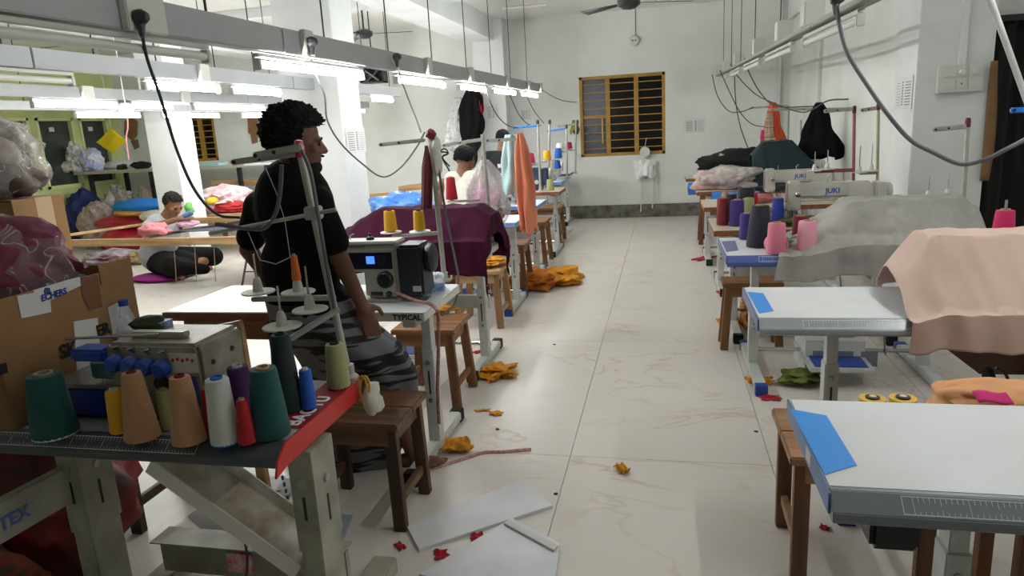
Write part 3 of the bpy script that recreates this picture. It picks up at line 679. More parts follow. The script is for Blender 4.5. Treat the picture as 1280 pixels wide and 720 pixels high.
# ================================================================ STOOLS
def stool(lab, x0, x1, y0, y1, h=.46, top=WD_STOOL, legm=WD_STOOL_Z, grp='wooden stools', slats=1, splay=.03):
    t = thing('wooden_stool', lab, 'stool', ((x0+x1)/2, (y0+y1)/2, 0), group=grp)
    n = slats
    for k in range(n):
        a = y0+(y1-y0)*k/n; b = y0+(y1-y0)*(k+1)/n-(.004 if n > 1 else 0)
        MB().bb(x0, x1, a, b, h-.03, h).build('seat_plank' if n > 1 else 'seat', top, t, True, False, .005)
    for sx, x in ((-1, x0+.045), (1, x1-.045)):
        for sy, y in ((-1, y0+.045), (1, y1-.045)):
            MB().bar((x, y, h-.03), (x+sx*splay, y+sy*splay, 0), .05, .038).build('leg', legm, t, True, False, .003)
        MB().bb(x-.012+sx*splay*.6, x+.012+sx*splay*.6, y0+.04, y1-.04, .1, .14).build('stretcher', top, t, True, False, .003)
        MB().bb(x-.012, x+.012, y0+.05, y1-.05, h-.1, h-.031).build('side_apron', top, t, True, False, .003)
    for y in (y0+.03, y1-.03): MB().bb(x0+.05, x1-.05, y-.01, y+.01, h-.1, h-.031).build('apron', top, t, True, False, .003)
    return t
stool('dark wooden stool in the foreground beside the man in black', -1.42, -.985, 2.27, 2.63, slats=2, top=wood('worn brown wood', (118,84,58), (70,46,30)), legm=WD_DARK_Z, splay=.01)
stool('dark wooden stool under the foreground table at left', -2.45, -2.06, 2.12, 2.5, h=.44, top=WD_DARK, legm=WD_DARK_Z, splay=.01)
stool('light brown wooden stool behind the cream-edged table end', -1.5, -1.13, 3.5, 3.87, top=WD_STOOL)
stool('raw wooden stool with yellow cloth on it in left row', -1.62, -1.24, 5.08, 5.47, top=WD_PALE, legm=wood('pale stool leg', (172,132,86), (130,94,58), axis=2))
stool('brown wooden stool beneath the orange hanging cloth', -1.62, -1.25, 6.15, 6.52, h=.48)
stool('brown wooden stool in left row before the cone table', -1.7, -1.28, 7.5, 7.95, h=.5)
stool('farthest wooden stool of the left row', -1.75, -1.33, 9.0, 9.45, h=.48)
stool('raw-wood stool tucked behind the nearest right table', .385, .85, 2.15, 2.56, slats=2, top=wood('raw plank', (168,128,92), (120,84,56)), legm=wood('brown leg', (134,92,58), (92,60,36), axis=2), splay=.0)
stool('wooden stool between the third and fourth right tables', .37, .75, 4.62, 4.84, h=.46)
stool('wooden stool at far end of right row by back wall', .42, .8, 8.75, 9.15, h=.62)
# ================================================================ SEWING MACHINES
def machine(lab, loc, kind='cream', brand=None, L=.54, body=MACH, rz=0):
    t = thing('sewing_machine', lab, 'sewing machine', loc, rz, 'sewing machines')
    h = L/2
    MB().bb(-h, h, -.09, .09, 0, .014).build('bed', body, t, bevel=.004, smooth=True)
    MB().bb(h-.17, h, -.075, .075, .012, .26).build('column', body, t, bevel=.016)
    MB().bb(-h+.05, h-.01, -.058, .058, .165, .27).build('arm', body, t, bevel=.018)
    MB().bb(-h-.01, -h+.075, -.062, .062, .085, .285).build('head', body, t, bevel=.012)
    MB().bb(-h-.014, -h-.01, -.045, .045, .1, .27).build('face_plate', CHROME, t, bevel=.001, smooth=False)
    MB().tube([(-h+.03,0,.1),(-h+.03,0,.02)], .006, 8).build('needle_bar', CHROME, t)
    MB().bb(-h+.012, -h+.05, -.03, .01, .014, .022).build('presser_foot', CHROME, t, bevel=.002)
    MB().tube([(-h+.055,-.02,.12),(-h+.055,-.02,.02)], .006, 8).build('presser_bar', CHROME, t)
    MB().lathe([(.02,0),(.02,.012),(.008,.02),(.008,.03),(0,.03)], (-h+.05,-.06,.2), 14, (PI/2,0,0)).build('tension_dial', CHROME, t)
    MB().tube([(-h+.1,0,.27),(-h+.1,0,.31)], .003, 6).build('thread_pin', CHROME, t)
    MB().tube([(-.02,0,.27),(-.02,0,.3),(.0,0,.31)], .003, 6).build('thread_guide', CHROME, t)
    dark = kind == 'dark'
    mm = mat('dark slate motor cover', (40,44,52), .4) if dark else body
    MB().bb(h+.001, h+(.12 if dark else .08), -.08, .08, .02 if dark else .06, .262).build('motor_cover', mm, t, bevel=.014)
    xw = h+(.12 if dark else .08)
    MB().lathe([(.03,0),(.062,.004),(.066,.012),(.066,.03),(.058,.036),(.03,.04),(0,.04)], (xw,0,.19), 24, (0,PI/2,0)).build('handwheel', BLACK_PL if dark else GREYPL, t)
    if dark:
        MB().bb(h-.34, h-.02, -.0785, -.0755 if False else -.0755, .155, .232).build('panel', mat('panel navy', (30,34,48), .3), t, bevel=.001, smooth=False)
        MB().bb(-.03, h-.03, -.0765, -.058, .14, .245).build('panel_housing', body, t, bevel=.008)
        MB().bb(h-.145, h-.105, -.0795, -.0785, .18, .215).build('display', mat('lit blue display', (60,110,255), .3, emit=1.6), t, smooth=False)
        for k in range(4): MB().lathe([(.009,0),(.009,.002),(0,.002)], (h-.085+.026*(k%2),-.0785,.185+.024*(k//2)), 10, (PI/2,0,0)).build('button', DARKGREY, t)
        MB().lathe([(.04,0),(.038,.018),(.03,.026),(0,.026)], (h-.06,-.075,.105), 22, (PI/2,0,0)).build('stitch_dial', BLACK_PL, t)
        MB().lathe([(.014,0),(.013,.012),(0,.013)], (h-.05,-.075,.038), 12, (PI/2,0,0)).build('knob', BLACK_PL, t)
        MB().bb(h-.14, h-.08, -.077, -.074, .03, .048).build('slot', BLACK_PL, t, smooth=False)
        MB().bb(xw-.05, xw-.01, -.082, -.079, .05, .075).build('label_plate', PAPER, t, smooth=False)
        MB().bb(-.05, h, -.06, .06, .262, .28).build('top_cover', GREYPL, t, bevel=.006)
        MB().lathe([(.02,0),(.016,.012),(.006,.016),(.006,.03),(0,.03)], (.08,0,.28), 14).build('bobbin_winder', BLACK_PL, t)
    else:
        MB().lathe([(.028,0),(.026,.014),(0,.015)], (h-.06,-.075,.1), 18, (PI/2,0,0)).build('stitch_dial', GREYPL, t)
        MB().bb(h-.1, h-.05, -.0775, -.075, .03, .06).build('label_plate', DARKGREY, t, smooth=False)
    if brand:
        text('lettering', brand[0], brand[1], (brand[2], -.0588, brand[3]), (1,0,0), (0,0,1), brand[4], t, world=False, bold=.001)
    return t
machine('grey machine with blue display and dark hand-wheel end, beside the man', (-1.42,3.0,.771), 'dark', L=.46, body=mat('warm grey enamel', (186,184,172), .4, var=.05))
BRAND_BLUE = mat('brand blue', (38,78,170), .5)
machine('white machine with blue lettering on the fourth right table', (1.12,5.2,.771), brand=('JUKI', .05, -.04, .2, BRAND_BLUE))
machine('white machine with blue lettering beside dark green cloth', (1.14,6.5,.771), brand=('JUKI', .05, -.04, .2, BRAND_BLUE))
machine('white machine half hidden behind the dark green cloth', (1.25,7.9,.771))
machine('cream machine on the farthest right table under black cloth', (.98,9.65,.771))
machine('grey machine at the fifth left table by the light blue cloth', (-1.75,7.05,.771), body=MACH_GREY)
machine('cream machine before the man in white vest', (-2.05,6.95,.771)) if False else None
machine('dark blue-fronted machine at the sixth left table', (-1.72,8.45,.771), body=mat('navy enamel', (52,66,96), .45))
machine('white machine on the seventh left table near back wall', (-1.78,9.85,.771), body=MACH_GREY)
# overlock on the foreground table
ov = thing('overlock_machine', 'dusty white overlock machine with blue tension knobs on foreground table', 'sewing machine', (-1.42,1.66,.77))
ax0, ax1 = -1.57, -1.22; y0, y1 = 1.56, 1.76; zt = at(258,431,1.56).z; zo = zt-1.035
OVM = mat('dusty overlock enamel', (172,168,156), .45, var=.3, vs=9, col2=(120,112,98))
MB().prism([(ax0+.03,.86),(ax0+.02,.97+zo),(ax0+.06,zt),(ax1-.01,zt),(ax1,zt-.02),(ax1,.785),(ax0+.12,.785),(ax0+.12,.86)], y1-y0, (0,y0,0), ((1,0,0),(0,0,1),(0,1,0))).build('body', OVM, ov, True, True, .01, angle=30)
MB().bb(ax0-.16, ax0+.13, y0-.01, y1-.02, .87, .882).build('work_plate', mat('worn steel plate', (150,146,136), .35, metal=.5, var=.2), ov, True, False, .003)
MB().bb(ax0-.14, ax0+.11, y0, y1-.03, .785, .869).build('blue_base', mat('cobalt blue enamel', (28,52,140), .4), ov, True, True, .006)
MB().bb(ax0-.12, ax1-.01, y0+.02, y1-.02, .771, .785).build('base_pad', BLACK_RUB, ov, True, False)
BL = mat('blue knob', (30,74,170), .35)
for k in range(4):
    c = (ax0+.1+.048*k, y0-.012, .985+zo-.004*k)
    MB().lathe([(.012,-.01),(.024,0),(.024,.022),(.018,.03),(0,.031)], c, 14, (PI/2,0,0)).build('tension_knob', BL, ov, True)
    MB().tube([(c[0],y0,c[2]+.03),(c[0],y0-.02,c[2]+.045),(c[0]+.02,y0-.02,c[2]+.05)], .004, 6).build('thread_hook', CHROME, ov, True)
MB().bb(ax0-.05, ax0+.06, y0-.02, y0+.05, .985+zo, 1.02+zo).build('presser_lever', BL, ov, True, True, .008)
MB().bb(ax0+.0, ax0+.07, y0-.01, y0+.06, .9, .985+zo).build('needle_housing', CHROME, ov, True, True, .006)
for dx in (.015,.03): MB().tube([(ax0+dx,y0+.01,.9),(ax0+dx,y0+.01,.883)], .003, 6).build('needle', CHROME, ov, True)
MB().tube([(ax0-.09,y0+.02,1.04+zo),(ax0+.2,y0+.04,1.05+zo)], .004, 6).build('thread_rod', CHROME, ov, True)
MB().bb(ax0+.1, ax0+.27, y0+.05, y0+.08, zt+.0, zt+.018).build('thread_bracket', ALU, ov, True, False, .003)
MB().lathe([(.022,0),(.02,.01),(0,.011)], (ax1-.13,y0,.925+zo), 16, (PI/2,0,0)).build('oil_window', BLACK_PL, ov, True)
MB().bb(ax1-.09, ax1-.02, y0-.002, y0, .86+zo, .945+zo).build('blue_label', mat('blue label', (30,62,150), .4), ov, True, False)
MB().bb(ax1-.095, ax1-.01, y0-.0015, y0, .955+zo, 1.01+zo).build('white_label', PAPER, ov, True, False)
rm = MB()
for k in range(5): rm.lathe([(.0055,0),(.0055,.001),(0,.001)], (ax1-.084+.015*k,y0-.0015,.99+zo+.003*(k%2)), 6, (PI/2,0,0))
rm.build('red_print', mat('red ink', (200,40,50), .6), ov, True, False)
for yy, zz in ((y0+.05,.97+zo),(y0+.14,.98+zo)): MB().lathe([(.008,0),(.007,.004),(0,.004)], (ax1,yy,zz), 8, (0,PI/2,0)).build('screw', DARKGREY, ov, True)
MB().lathe([(.05,0),(.055,.01),(.05,.03),(0,.032)], (ax1,y0+.1,.84), 20, (0,PI/2,0)).build('handwheel', ALU, ov, True)

# ================================================================ THREAD CONES
COLORS = {'teal':(12,78,78),'yellow':(226,170,30),'tan':(184,140,100),'white':(206,210,206),'red':(178,24,34),'purple':(74,28,92),'dgreen':(18,44,44),'blue':(28,92,190),'olive':(158,160,112),
          'pink':(214,122,146),'pink2':(232,160,182),'maroon':(116,20,34),'navy':(30,32,48),'violet':(58,36,112),'royal':(36,56,150),'magenta':(196,34,96),'green':(48,92,40),'orange':(222,112,40),'black':(24,26,30)}
def cone(lab, loc, col, r0=.05, r1=.03, h=.17, core=None, rot=(0,0,0), grp=None, base=None):
    t = thing('thread_cone', lab, 'thread cone', tuple(loc), group=grp or 'cones of sewing thread'); t.rotation_euler = rot
    tm = thread_mat('thread '+col, COLORS[col])
    MB().lathe([(r0*.97,.004),(r0,.01),(r1+(r0-r1)*.04,h-.006),(r1*.94,h),(r1*.5,h)], n=24).build('thread', tm, t)
    cm = mat('cone core '+(core or 'card'), COLORS.get(core, (168,150,120)), .7)
    MB().lathe([(r1*.5,h*.5),(r1*.52,h+.006),(r1*.42,h+.006),(r1*.38,h*.5)], n=16).build('core', cm, t)
    if base: MB().lathe([(r0*.9,0),(r0*.98,.002),(r0*.98,.012),(r0*.9,.014)], n=20).build('core_base', mat('cone core '+base, COLORS[base], .7), t)
    return t
def on(px, py, z=.771): return atz(px, py, z)
cone('big teal thread cone standing before the cardboard box', on(70,543), 'teal', .058, .043, 0.174, base='white')
cone('slim yellow thread cone left of the tan cones', on(152,540), 'yellow', .028, .022, 0.121, core='white')
cone('left one of two tan thread cones on foreground table', on(179,548), 'tan', .045, .024, 0.185, core='maroon')
cone('right one of two tan thread cones on foreground table', on(238,552), 'tan', .045, .025, 0.179, core='maroon')
cone('pale olive thread cone half hidden between the tan cones', on(212,536), 'olive', .022, .018, 0.112)
cone('narrow red thread cone hidden behind the white cone', on(268,545), 'red', .022, .016, 0.134)
cone('white thread cone with blue core on foreground table', on(283,553), 'white', .038, .029, 0.174, core='blue', base='blue')
cone('short red thread cone between white and teal cones', on(310,554), 'red', .024, .014, 0.118)
cone('purple thread cone behind the short red cone', on(306,522), 'purple', .036, .028, 0.151, core='white')
cone('tall teal thread cone at the front right of foreground table', on(340,544), 'teal', .05, .034, 0.185, core='tan')
cone('tall very dark green thread cone behind the blue spool', on(362,512), 'dgreen', .042, .026, 0.224, core='dgreen')
cone('small bright blue thread spool near the red strip', on(387,511), 'blue', .021, .017, 0.118, core='white', base='navy')
cone('pale olive thread cone at the table corner beside red strip', on(424,484), 'olive', .036, .028, 0.140, core='black', base='maroon')
cone('dark green leafy coloured cone behind the dark green cone', on(358,474), 'green', .03, .026, 0.190) if False else None
# right tables
for lab, px, py, col, r0, r1, h in (('salmon pink thread cone on the blue-edged table', 970,317,'pink',.052,.045,.17),
    ('pale pink thread cone nearest the sheer grey cloth',1008,316,'pink2',.055,.046,.175),
    ('dark maroon cone behind the pale pink cone',1000,306,'maroon',.05,.042,.17),
    ('navy black tall thread cone on the blue-edged table',949,308,'navy',.075,.05,.24),
    ('violet thread cone left of the tall navy cone',933,299,'violet',.045,.04,.16)):
    cone(lab, on(px,py), col, r0, r1, h)
for lab, px, py, col, r0, r1, h in (('maroon thread cone at corner of fourth right table',903,281,'maroon',.042,.038,.19),
    ('dark violet thread cone beside the maroon corner cone',921,282,'violet',.052,.046,.18),
    ('dark black-green cone behind the violet one',914,277,'black',.04,.035,.2),
    ('olive topped thread cone on the fourth right table',935,277,'olive',.045,.04,.17),
    ('charcoal cone in the middle of fourth right table',932,275,'navy',.065,.06,.24),
    ('royal blue thread cone alone right of the group',972,280,'royal',.046,.034,.18),
    ('beige topped thin cone at back of the cone group',906,274,'tan',.03,.025,.2),
    ('small red cone behind the charcoal cone',942,275,'red',.03,.025,.2)):
    cone(lab, on(px,py), col, r0, r1, h)
# small pink cones lying
c = cone('pink cone lying on its side behind the salmon cone', on(962,313)+Vector((0,0,.045)), 'pink', .045, .035, .12, rot=(R(90),0,R(30)))
cone('crimson thread cone standing tall at far right by dark doorway', at(1253,300,3.12), 'magenta', .042, .033, .12)

# ================================================================ THREAD STANDS
def thread_stand(lab, base, top, arms, plates, discs, pole_r=.011, m=ALU, tip=None, armm=None, grp='thread stands', cones=()):
    """pole from base to top; arms/plates are (start,end,w,h) bars; discs are (centre, radius, spindle height)"""
    base, top = Vector(base), Vector(top)
    t = thing('thread_stand', lab, 'thread stand', tuple(base), group=grp)
    MB().tube([base, top], pole_r, 10).build('pole', m, t, True)
    MB().lathe([(.03,0),(.03,.01),(.018,.02),(.018,.05),(0,.05)], base, 12).build('clamp', m, t, True)
    for a, b, w, h in arms: 
        o = MB().bar(a, b, w, h).build('guide_arm', armm or m, t, True, True, min(w,h)*.2)
        a, b = Vector(a), Vector(b)
        for k in (.06,.45): MB().lathe([(.006,0),(.006,.004),(0,.004)], a.lerp(b,k)+Vector((0,-w/2,0)), 8, (PI/2,0,0)).build('eyelet', BLACK_PL, t, True)
    for a, b, w, h in plates: MB().bar(a, b, w, h).build('spool_bar', m, t, True, True, min(w,h)*.2)
    for c, r, hh in discs:
        c = Vector(c)
        d = MB().lathe([(r*.2,-.004),(r*.96,.0),(r,.003),(r*.96,.006),(r*.2,.006)], c, 28).build('spool_disc', GREYPL, t, True)
        MB().lathe([(.018,0),(.014,.03),(.008,.045),(0,.046)], c+Vector((0,0,.006)), 12).build('cone_holder', GREYPL, t, True)
        if hh: MB().tube([c, c+Vector((0,0,hh))], .0035, 8).build('spindle', CHROME, t, True)
    if tip: MB().lathe([(pole_r*1.2,-.03),(pole_r*1.3,0),(pole_r,.02),(0,.022)], top, 10).build('cap', tip, t, True)
    return t
# foreground stand
B = on(437,474)+Vector((0,0,0)); yS = B.y
P = lambda px, py, dy=0: at(px, py, yS+dy)
D = [(P(323,366,.1),.056,.13),(P(373,366,.1),.056,.0),(P(388,388,-.02),.056,.14),(P(353,409,-.08),.06,.13)]
ts = thread_stand('aluminium thread stand with four white discs on foreground table', B, P(374,184), [(P(290,203),P(372,192),.02,.018),(P(318,195,-.02),P(378,184,-.02),.02,.022)],
    [(P(316,374,.1),P(418,372,.02),.022,.016),(P(362,424,-.1),P(424,386,.0),.022,.016)], D, .0115, tip=mat('pink red tape', (190,50,90), .5))
MB().tube([P(262,292), P(420,262)], .006, 8).build('guide_rod', ALU, ts, True)
MB().bb(-.022,.022,-.022,.022,-.02,.02).build('rod_clamp', ALU, ts, False, True, .004).location = P(392,266)-ts.location
MB().tube(spline([P(376,186,-.02),P(388,215,-.02),P(398,270,-.02),P(408,330,-.02),P(418,385,-.02)],6), .006, 8).build('cord', CABLE, ts, True)
MB().tube(spline([P(352,206),P(350,240),P(344,268),P(330,285),P(305,285),P(270,280)],6), .007, 8).build('cord_loop', CABLE, ts, True)
for sp in ([(330,205),(345,240),(356,275),(363,322)],[(310,290),(325,325),(345,330),(362,322)]): MB().tube([P(*q) for q in sp], .0012, 4).build('thread', PAPER, ts, True)
cone('slim orange thread spool on a spindle of the foreground stand', D[1][0]+Vector((0,0,.04)), 'orange', .015, .01, .085)
# stand at the back corner of the second table, with two yellow cones
B = on(556,352); yS = B.y
D = [(P(489,291,-.02),.055,.0),(P(525,290,-.02),.055,.0)]
ts = thread_stand('thread stand with two yellow cones before the purple cover', B, P(538,172), [(P(474,181),P(531,175),.02,.018)], [(P(490,296),P(551,291),.02,.018)], D, .0125)
MB().blob((0,0,0),(.06,.05,.2),.2,3,4,3,flat=False,crumple=.2).build('white_tape', mat('white wrap', (214,212,208), .7), ts, False).location = P(545,195)-ts.location
MB().blob((0,0,0),(.05,.04,.05),.2,3,9,3,flat=False).build('maroon_tape', mat('maroon tape', (120,24,40), .6), ts, False).location = P(538,168,-.01)-ts.location
for k in range(2): MB().tube(spline([P(548,190),P(556,186+4*k),P(560,192),P(553,197),P(562,208+6*k)],6), .004, 6).build('cord_knot', CABLE_D, ts, True)
MB().tube(spline([P(547,200),P(556,260,-.02),P(568,320,-.03),P(573,350,-.05),P(568,380,-.12),P(552,394,-.22)],8), .006, 8).build('cord', CABLE, ts, True)
cone('left yellow thread cone on the stand before purple cover', D[0][0]+Vector((0,0,.008)), 'yellow', .034, .028, .105, core='black')
cone('right yellow thread cone on the stand before purple cover', D[1][0]+Vector((0,0,.008)), 'yellow', .03, .026, .1, core='black')
def ribbon(name, lab, cat, pts, w, m, parent=None, thick=.003, wave=.02, nu=8, ax=Vector((1,0,0)), taper=None, lvl=None):
    """hanging cloth strip following pts (top to bottom) with vertical folds"""
    sp = spline(pts, 8); n = len(sp)-1
    def fn(u, v):
        i = min(n, int(round(v*n))); p = sp[i]; ww = w if taper is None else taper(v)
        s = math.sin(u*7+v*2)*wave+math.sin(u*17+v*3)*wave*.4
        return p+ax*((u-.5)*ww)+Vector((0,s,0))
    ob = MB().grid(fn, nu*3, n).build(name, m, parent, parent is not None, solid=thick)
    if lab: tag(ob, lab, cat)
    return ob
ribbon('maroon_strip', 'long dark maroon cloth strip hanging from the thread stand', 'cloth', [P(533,182,-.03),P(532,215,-.03),P(532,262,-.03)], .05, mat('maroon cloth', (92,30,40), .85, sheen=.3), taper=lambda v: .01+.05*min(1,v*2.2))
# stand behind the purple cover, arm carries the plastic bag
B = Vector((-1.3,4.5,.772)); yS = 4.5
ts = thread_stand('thread stand with long arms holding the flower bag', Vector((at(612,262,4.5).x,4.5,.772)), at(603,168,4.5), [(P(553,182),P(604,174),.024,.022),(P(608,176),P(645,174),.024,.022)], [(P(560,252),P(600,250),.02,.016)], [(P(566,252,-.02),.05,.0)], .012)
ts.location.z = ts.location.z
cone('red thread cone on the stand near the man in white vest', P(565,251,-.02)+Vector((0,0,.006)), 'red', .04, .028, .15)
# right row stands
RED_T = mat('dark pink tube', (150,84,92), .5)
def simple_stand(lab, px_base, py_base, px_top, py_top, y, arm, spools, m=ALU, tip=None, armm=None, r=.011):
    a = at(px_base, py_base, y); a.z = .772 if a.z < 1.0 else a.z; b = at(px_top, py_top, y)
    arms = [(at(arm[0], arm[1], y), at(arm[2], arm[3], y), .03, .026)] if arm else []
    plates = []; discs = []
    for (qx, qy, pl, rr, hh) in spools:
        c = at(qx, qy, y-.02); discs.append((c, rr, hh)); 
    for sp in spools:
        q = at(sp[0], sp[1]+1, y); plates.append((q, Vector((a.x+(b.x-a.x)*(q.z-a.z)/(b.z-a.z), y, q.z)), .022, .018))
    return thread_stand(lab, a, b, arms, plates, discs, r, m, tip, armm)
simple_stand('thread stand with red tip standing in front of the right pillar', 1200,310,1210,152,4.45, (1166,162,1208,158), [(1160,249,0,.05,.13),(1184,247,0,.05,.14)], r=.012, tip=mat('red black tip', (90,20,36), .5))
simple_stand('pinkish thread stand pole between the two lettered machines', 1066,268,1068,136,5.45, (1030,139,1066,136), [(1018,214,0,.05,.14),(1034,212,0,.05,.14)], RED_T, tip=mat('dark tip', (60,20,26), .5), armm=ALU)
simple_stand('cream thread stand with two bare spindles beside the pillar', 1096,268,1098,132,5.45, (1076,138,1096,135), [(1074,216,0,.05,.19),(1089,214,0,.05,.19)], mat('yellowed steel', (176,166,140), .45, metal=.3), tip=mat('red black tip', (90,20,36)))
simple_stand('thread stand behind the black jacket with white spool holders', 1000,240,1001,150,8.1, (960,137,1060,136), [(985,190,0,.06,.2)], tip=None)
simple_stand('far thread stand carrying orange cloth near the back corner', 985,200,986,132,9.9, (938,135,985,132), [(950,178,0,.07,.2),(965,177,0,.07,.2)])
cone('small dark red cone beside the orange cloth', at(955,177,9.85), 'magenta', .05, .04, .15)
# left far stands with blue arms
simple_stand('grey thread stand with left blue arm at the sixth table', 676,245,672,152,8.3, (641,160,672,157), [(663,205,0,.07,.0),(684,201,0,.06,0)], armm=BLUE_BRIGHT, tip=BLACK_PL, r=.014)
simple_stand('second grey thread stand pole next to left blue arm', 686,245,687,152,8.6, None, [(698,199,0,.06,0),(697,212,0,.06,0)], tip=BLACK_PL, r=.014)
simple_stand('farther thread stand with blue arm before the window', 709,222,708,158,10.0, (684,164,707,161), [(700,189,0,.06,0)], armm=BLUE_BRIGHT, tip=BLACK_PL, r=.014)
simple_stand('farthest thread stand below window edge with green tape', 719,213,720,150,11.1, (697,158,719,155), [(711,187,0,.06,0)], r=.014)
for lab, px, py, y, col, r0, h in (('magenta thread cone on the sixth left table',663,204,8.28,'magenta',.06,.12),('yellow thread cone on far left stand',684,200,8.28,'yellow',.05,.11),('blue thread cone on far left stand',698,198,8.58,'blue',.05,.12),
        ('small blue cone lower on far left stand',697,211,8.58,'blue',.045,.1),('cream thread cone before the window corner',700,188,9.98,'white',.06,.1),('dark magenta thread cone before the window corner',711,186,11.08,'magenta',.06,.1),('ochre thread cone at end of sixth table',688,240,8.3,'olive',.05,.13)):
    p = at(px,py,y)
    if 'ochre' in lab: p.z = .772
    cone(lab, p, col, r0, r0*.75, h)
q = at(1253,301,3.12)
thread_stand('short spool post behind the peach cover at far right', (q.x,3.12,.772), (q.x,3.12,q.z+.165), [], [], [(Vector((q.x,3.12,q.z-.006)),.045,0)], .005, CHROME)

thread_stand('thread stand at right picture edge with a bright blue arm', (at(1312,300,3.02).x,3.02,.772), at(1316,132,3.02), [(at(1263,138,3.02),at(1314,136,3.02),.02,.02)], [], [], .009, ALU, armm=mat('bright blue bar', (50,130,220), .4))
# ================================================================ CLOTH COVERS
def smax(a, b, k=.03):
    h = max(0, min(1, .5+.5*(a-b)/k)); return b*(1-h)+a*h+k*h*(1-h)
def drape(name, lab, m, tab, boxes, rect, n=(70, 60), sl=(1.6,1.3), wr=.008, seed=1, zt=.776, edge=None, solid=.003, folds=0):
    tx0, tx1, ty0, ty1 = tab; X0, X1, Y0, Y1 = rect; off = Vector((seed*3.1, seed*7.7, 0))
    def hz(x, y):
        z = zt
        for bx0, bx1, by0, by1, bz in boxes:
            dx = max(0, bx0-x, x-bx1)*sl[0]; dy = max(0, by0-y, y-by1)*sl[1]
            d = math.sqrt(dx*dx+dy*dy); z = smax(bz-d*(.85+.15*math.exp(-d*4)), z)
        return z
    def fn(u, v):
        x = X0+(X1-X0)*u; y = Y0+(Y1-Y0)*v
        if edge: x, y = edge(u, v, x, y)
        cx = min(max(x, tx0), tx1); cy = min(max(y, ty0), ty1); e = abs(x-cx)+abs(y-cy)
        z = hz(cx, cy)
        w = wr*(noise.noise(Vector((x*9, y*9, 0))+off)+.6*noise.noise(Vector((x*22, y*7, 3))+off))
        if folds and z < boxes[0][4]-.01:
            w += folds*(math.sin(x*70+y*22+noise.noise(Vector((x*6,y*6,seed)))*4))*min(1, (boxes[0][4]-z)*4)
        if e > 0:
            s_ = x if abs(y-cy) > abs(x-cx) else y; rip = .007*math.sin(s_*48+seed)+.005*math.sin(s_*23+2)
            k = min(1, e/.06)
            ox = (.012+rip*k) if x > cx else (-(.012+rip*k) if x < cx else 0); oy = (.012+rip*k) if y > cy else (-(.03+rip*k) if y < cy else 0)
            return Vector((cx+ox, cy+oy, z-max(0, e-.01)+w*.3))
        return Vector((x, y, z+max(-.003, w)+.003))
    return tag(MB().grid(fn, *n).build(name, m, solid=solid), lab, 'cloth')
PEACH = mat('peach cotton', (216,188,174), .85, sheen=.2, var=.05, vs=3)
drape('peach_cover', 'peach cloth cover draped over a machine on second right table', PEACH, (.3,1.6,2.63,3.2), [(.97,1.5,2.84,3.02,1.04)], (.86,1.76,2.5,3.26), (120,90), (1.9,1.25), .009, 2,
      edge=lambda u, v, x, y: (x+(.06*(v-.3) if u < .15 else 0)+.04*max(0,.25-v)*(1-u), y-.07*u*(1-v)*.8), folds=.006)
SHEER = plastic_film('sheer grey cloth', (178,176,170), .92, .8, 3, 0)
drape('sheer_cover', 'sheer greyish white cloth stretched over machine on third right table', SHEER, (.3,1.6,3.9,4.6), [(1.0,1.55,4.12,4.32,1.03)], (.62,1.78,3.76,4.4), (130,70), (.8,1.0), .009, 5,
      edge=lambda u, v, x, y: (x+.12*(v-.4)*(1-u), y-.08*u*(1-v)), folds=.006)
PURP = mat('plum purple cloth', (64,13,42), .9, spec=.2, var=.12, vs=4)
drape('purple_cover', 'plum purple cloth draped over a machine in the left row', PURP, (-2.4,-1.06,4.0,4.57), [(-1.82,-1.14,4.18,4.36,1.055)], (-2.5,-.92,3.8,4.75), (110,80), (.62,1.1), .016, 7, folds=.004,
      edge=lambda u, v, x, y: (x, y-.02*math.sin(u*9)*(1-v)))
# knee pad and board under the peach cover
kp = thing('knee_lifter', 'black round knee lifter hanging below the peach cover', 'knee lifter', tuple(at(1238,492,2.75)))
c = at(1236,472,2.75); MB().lathe([(0,-.012),(.04,-.01),(.044,0),(.04,.01),(0,.012)], c, 18, (0,R(80),R(20)), 1, .55).build('pad', BLACK_RUB, kp, True)
MB().tube(spline([c+Vector((.02,0,.04)), c+Vector((.05,0,.02)), c+Vector((.07,.0,-.02)), c+Vector((.08,0,-.03))],5), .006, 6).build('arm', BLACK_PL, kp, True)
MB().tube([c+Vector((.03,0,-.02)), c+Vector((.03,0,-.1))], .006, 6).build('rod', BLACK_PL, kp, True)
tag(MB().prism([(0,0),(.62,.0),(.62,-.13),(.16,-.13)], .03, at(1172,428,2.95), ((1,0,0),(0,0,1),(0,1,0))).build('wooden_board', wood('brown board', (104,72,48), (78,52,34)), smooth=False), 'dark brown slanted board below the peach covered table', 'board')
# soft heaps
def heap(name, lab, cat, c, d, m, seed=1, amp=.15, cr=.1, cf=6, parent=None, sub=4, fr=2.5):
    mb = MB().blob(c, d, amp, fr, seed, sub, True, cr, cf)
    o = mb.build(name, m, parent, parent is not None, angle=70)
    if lab: tag(o, lab, cat)
    return o
DTEAL = mat('dark teal cloth', (22,44,48), .85, sheen=.2)
q = at(985,250,7.0)
drape('dark_green_cover', 'dark teal green cloth thrown over a machine in right row', DTEAL, (.8,1.6,7.55,8.2), [(1.02,1.3,7.82,8.0,1.24)], (.9,1.62,7.5,8.3), (50,40), (1.2,2.6), .016, 9, zt=.8, folds=.006)
BLKC = mat('black cloth', (18,17,19), .9, sheen=.15)
a = at(925,208,9.75); heap('black_cloth', 'black cloth heaped over the farthest right machine', 'cloth', (a.x+.0,9.7,.95), (1.0,.4,.34), BLKC, 3, .3, .2)
heap('black_cloth', 'small black cloth bit at left end of farthest right table', 'cloth', (at(895,207,9.6).x,9.6,.83), (.18,.2,.11), BLKC, 5)
WPL = plastic_film('milky plastic', (214,206,202), .7, .3)
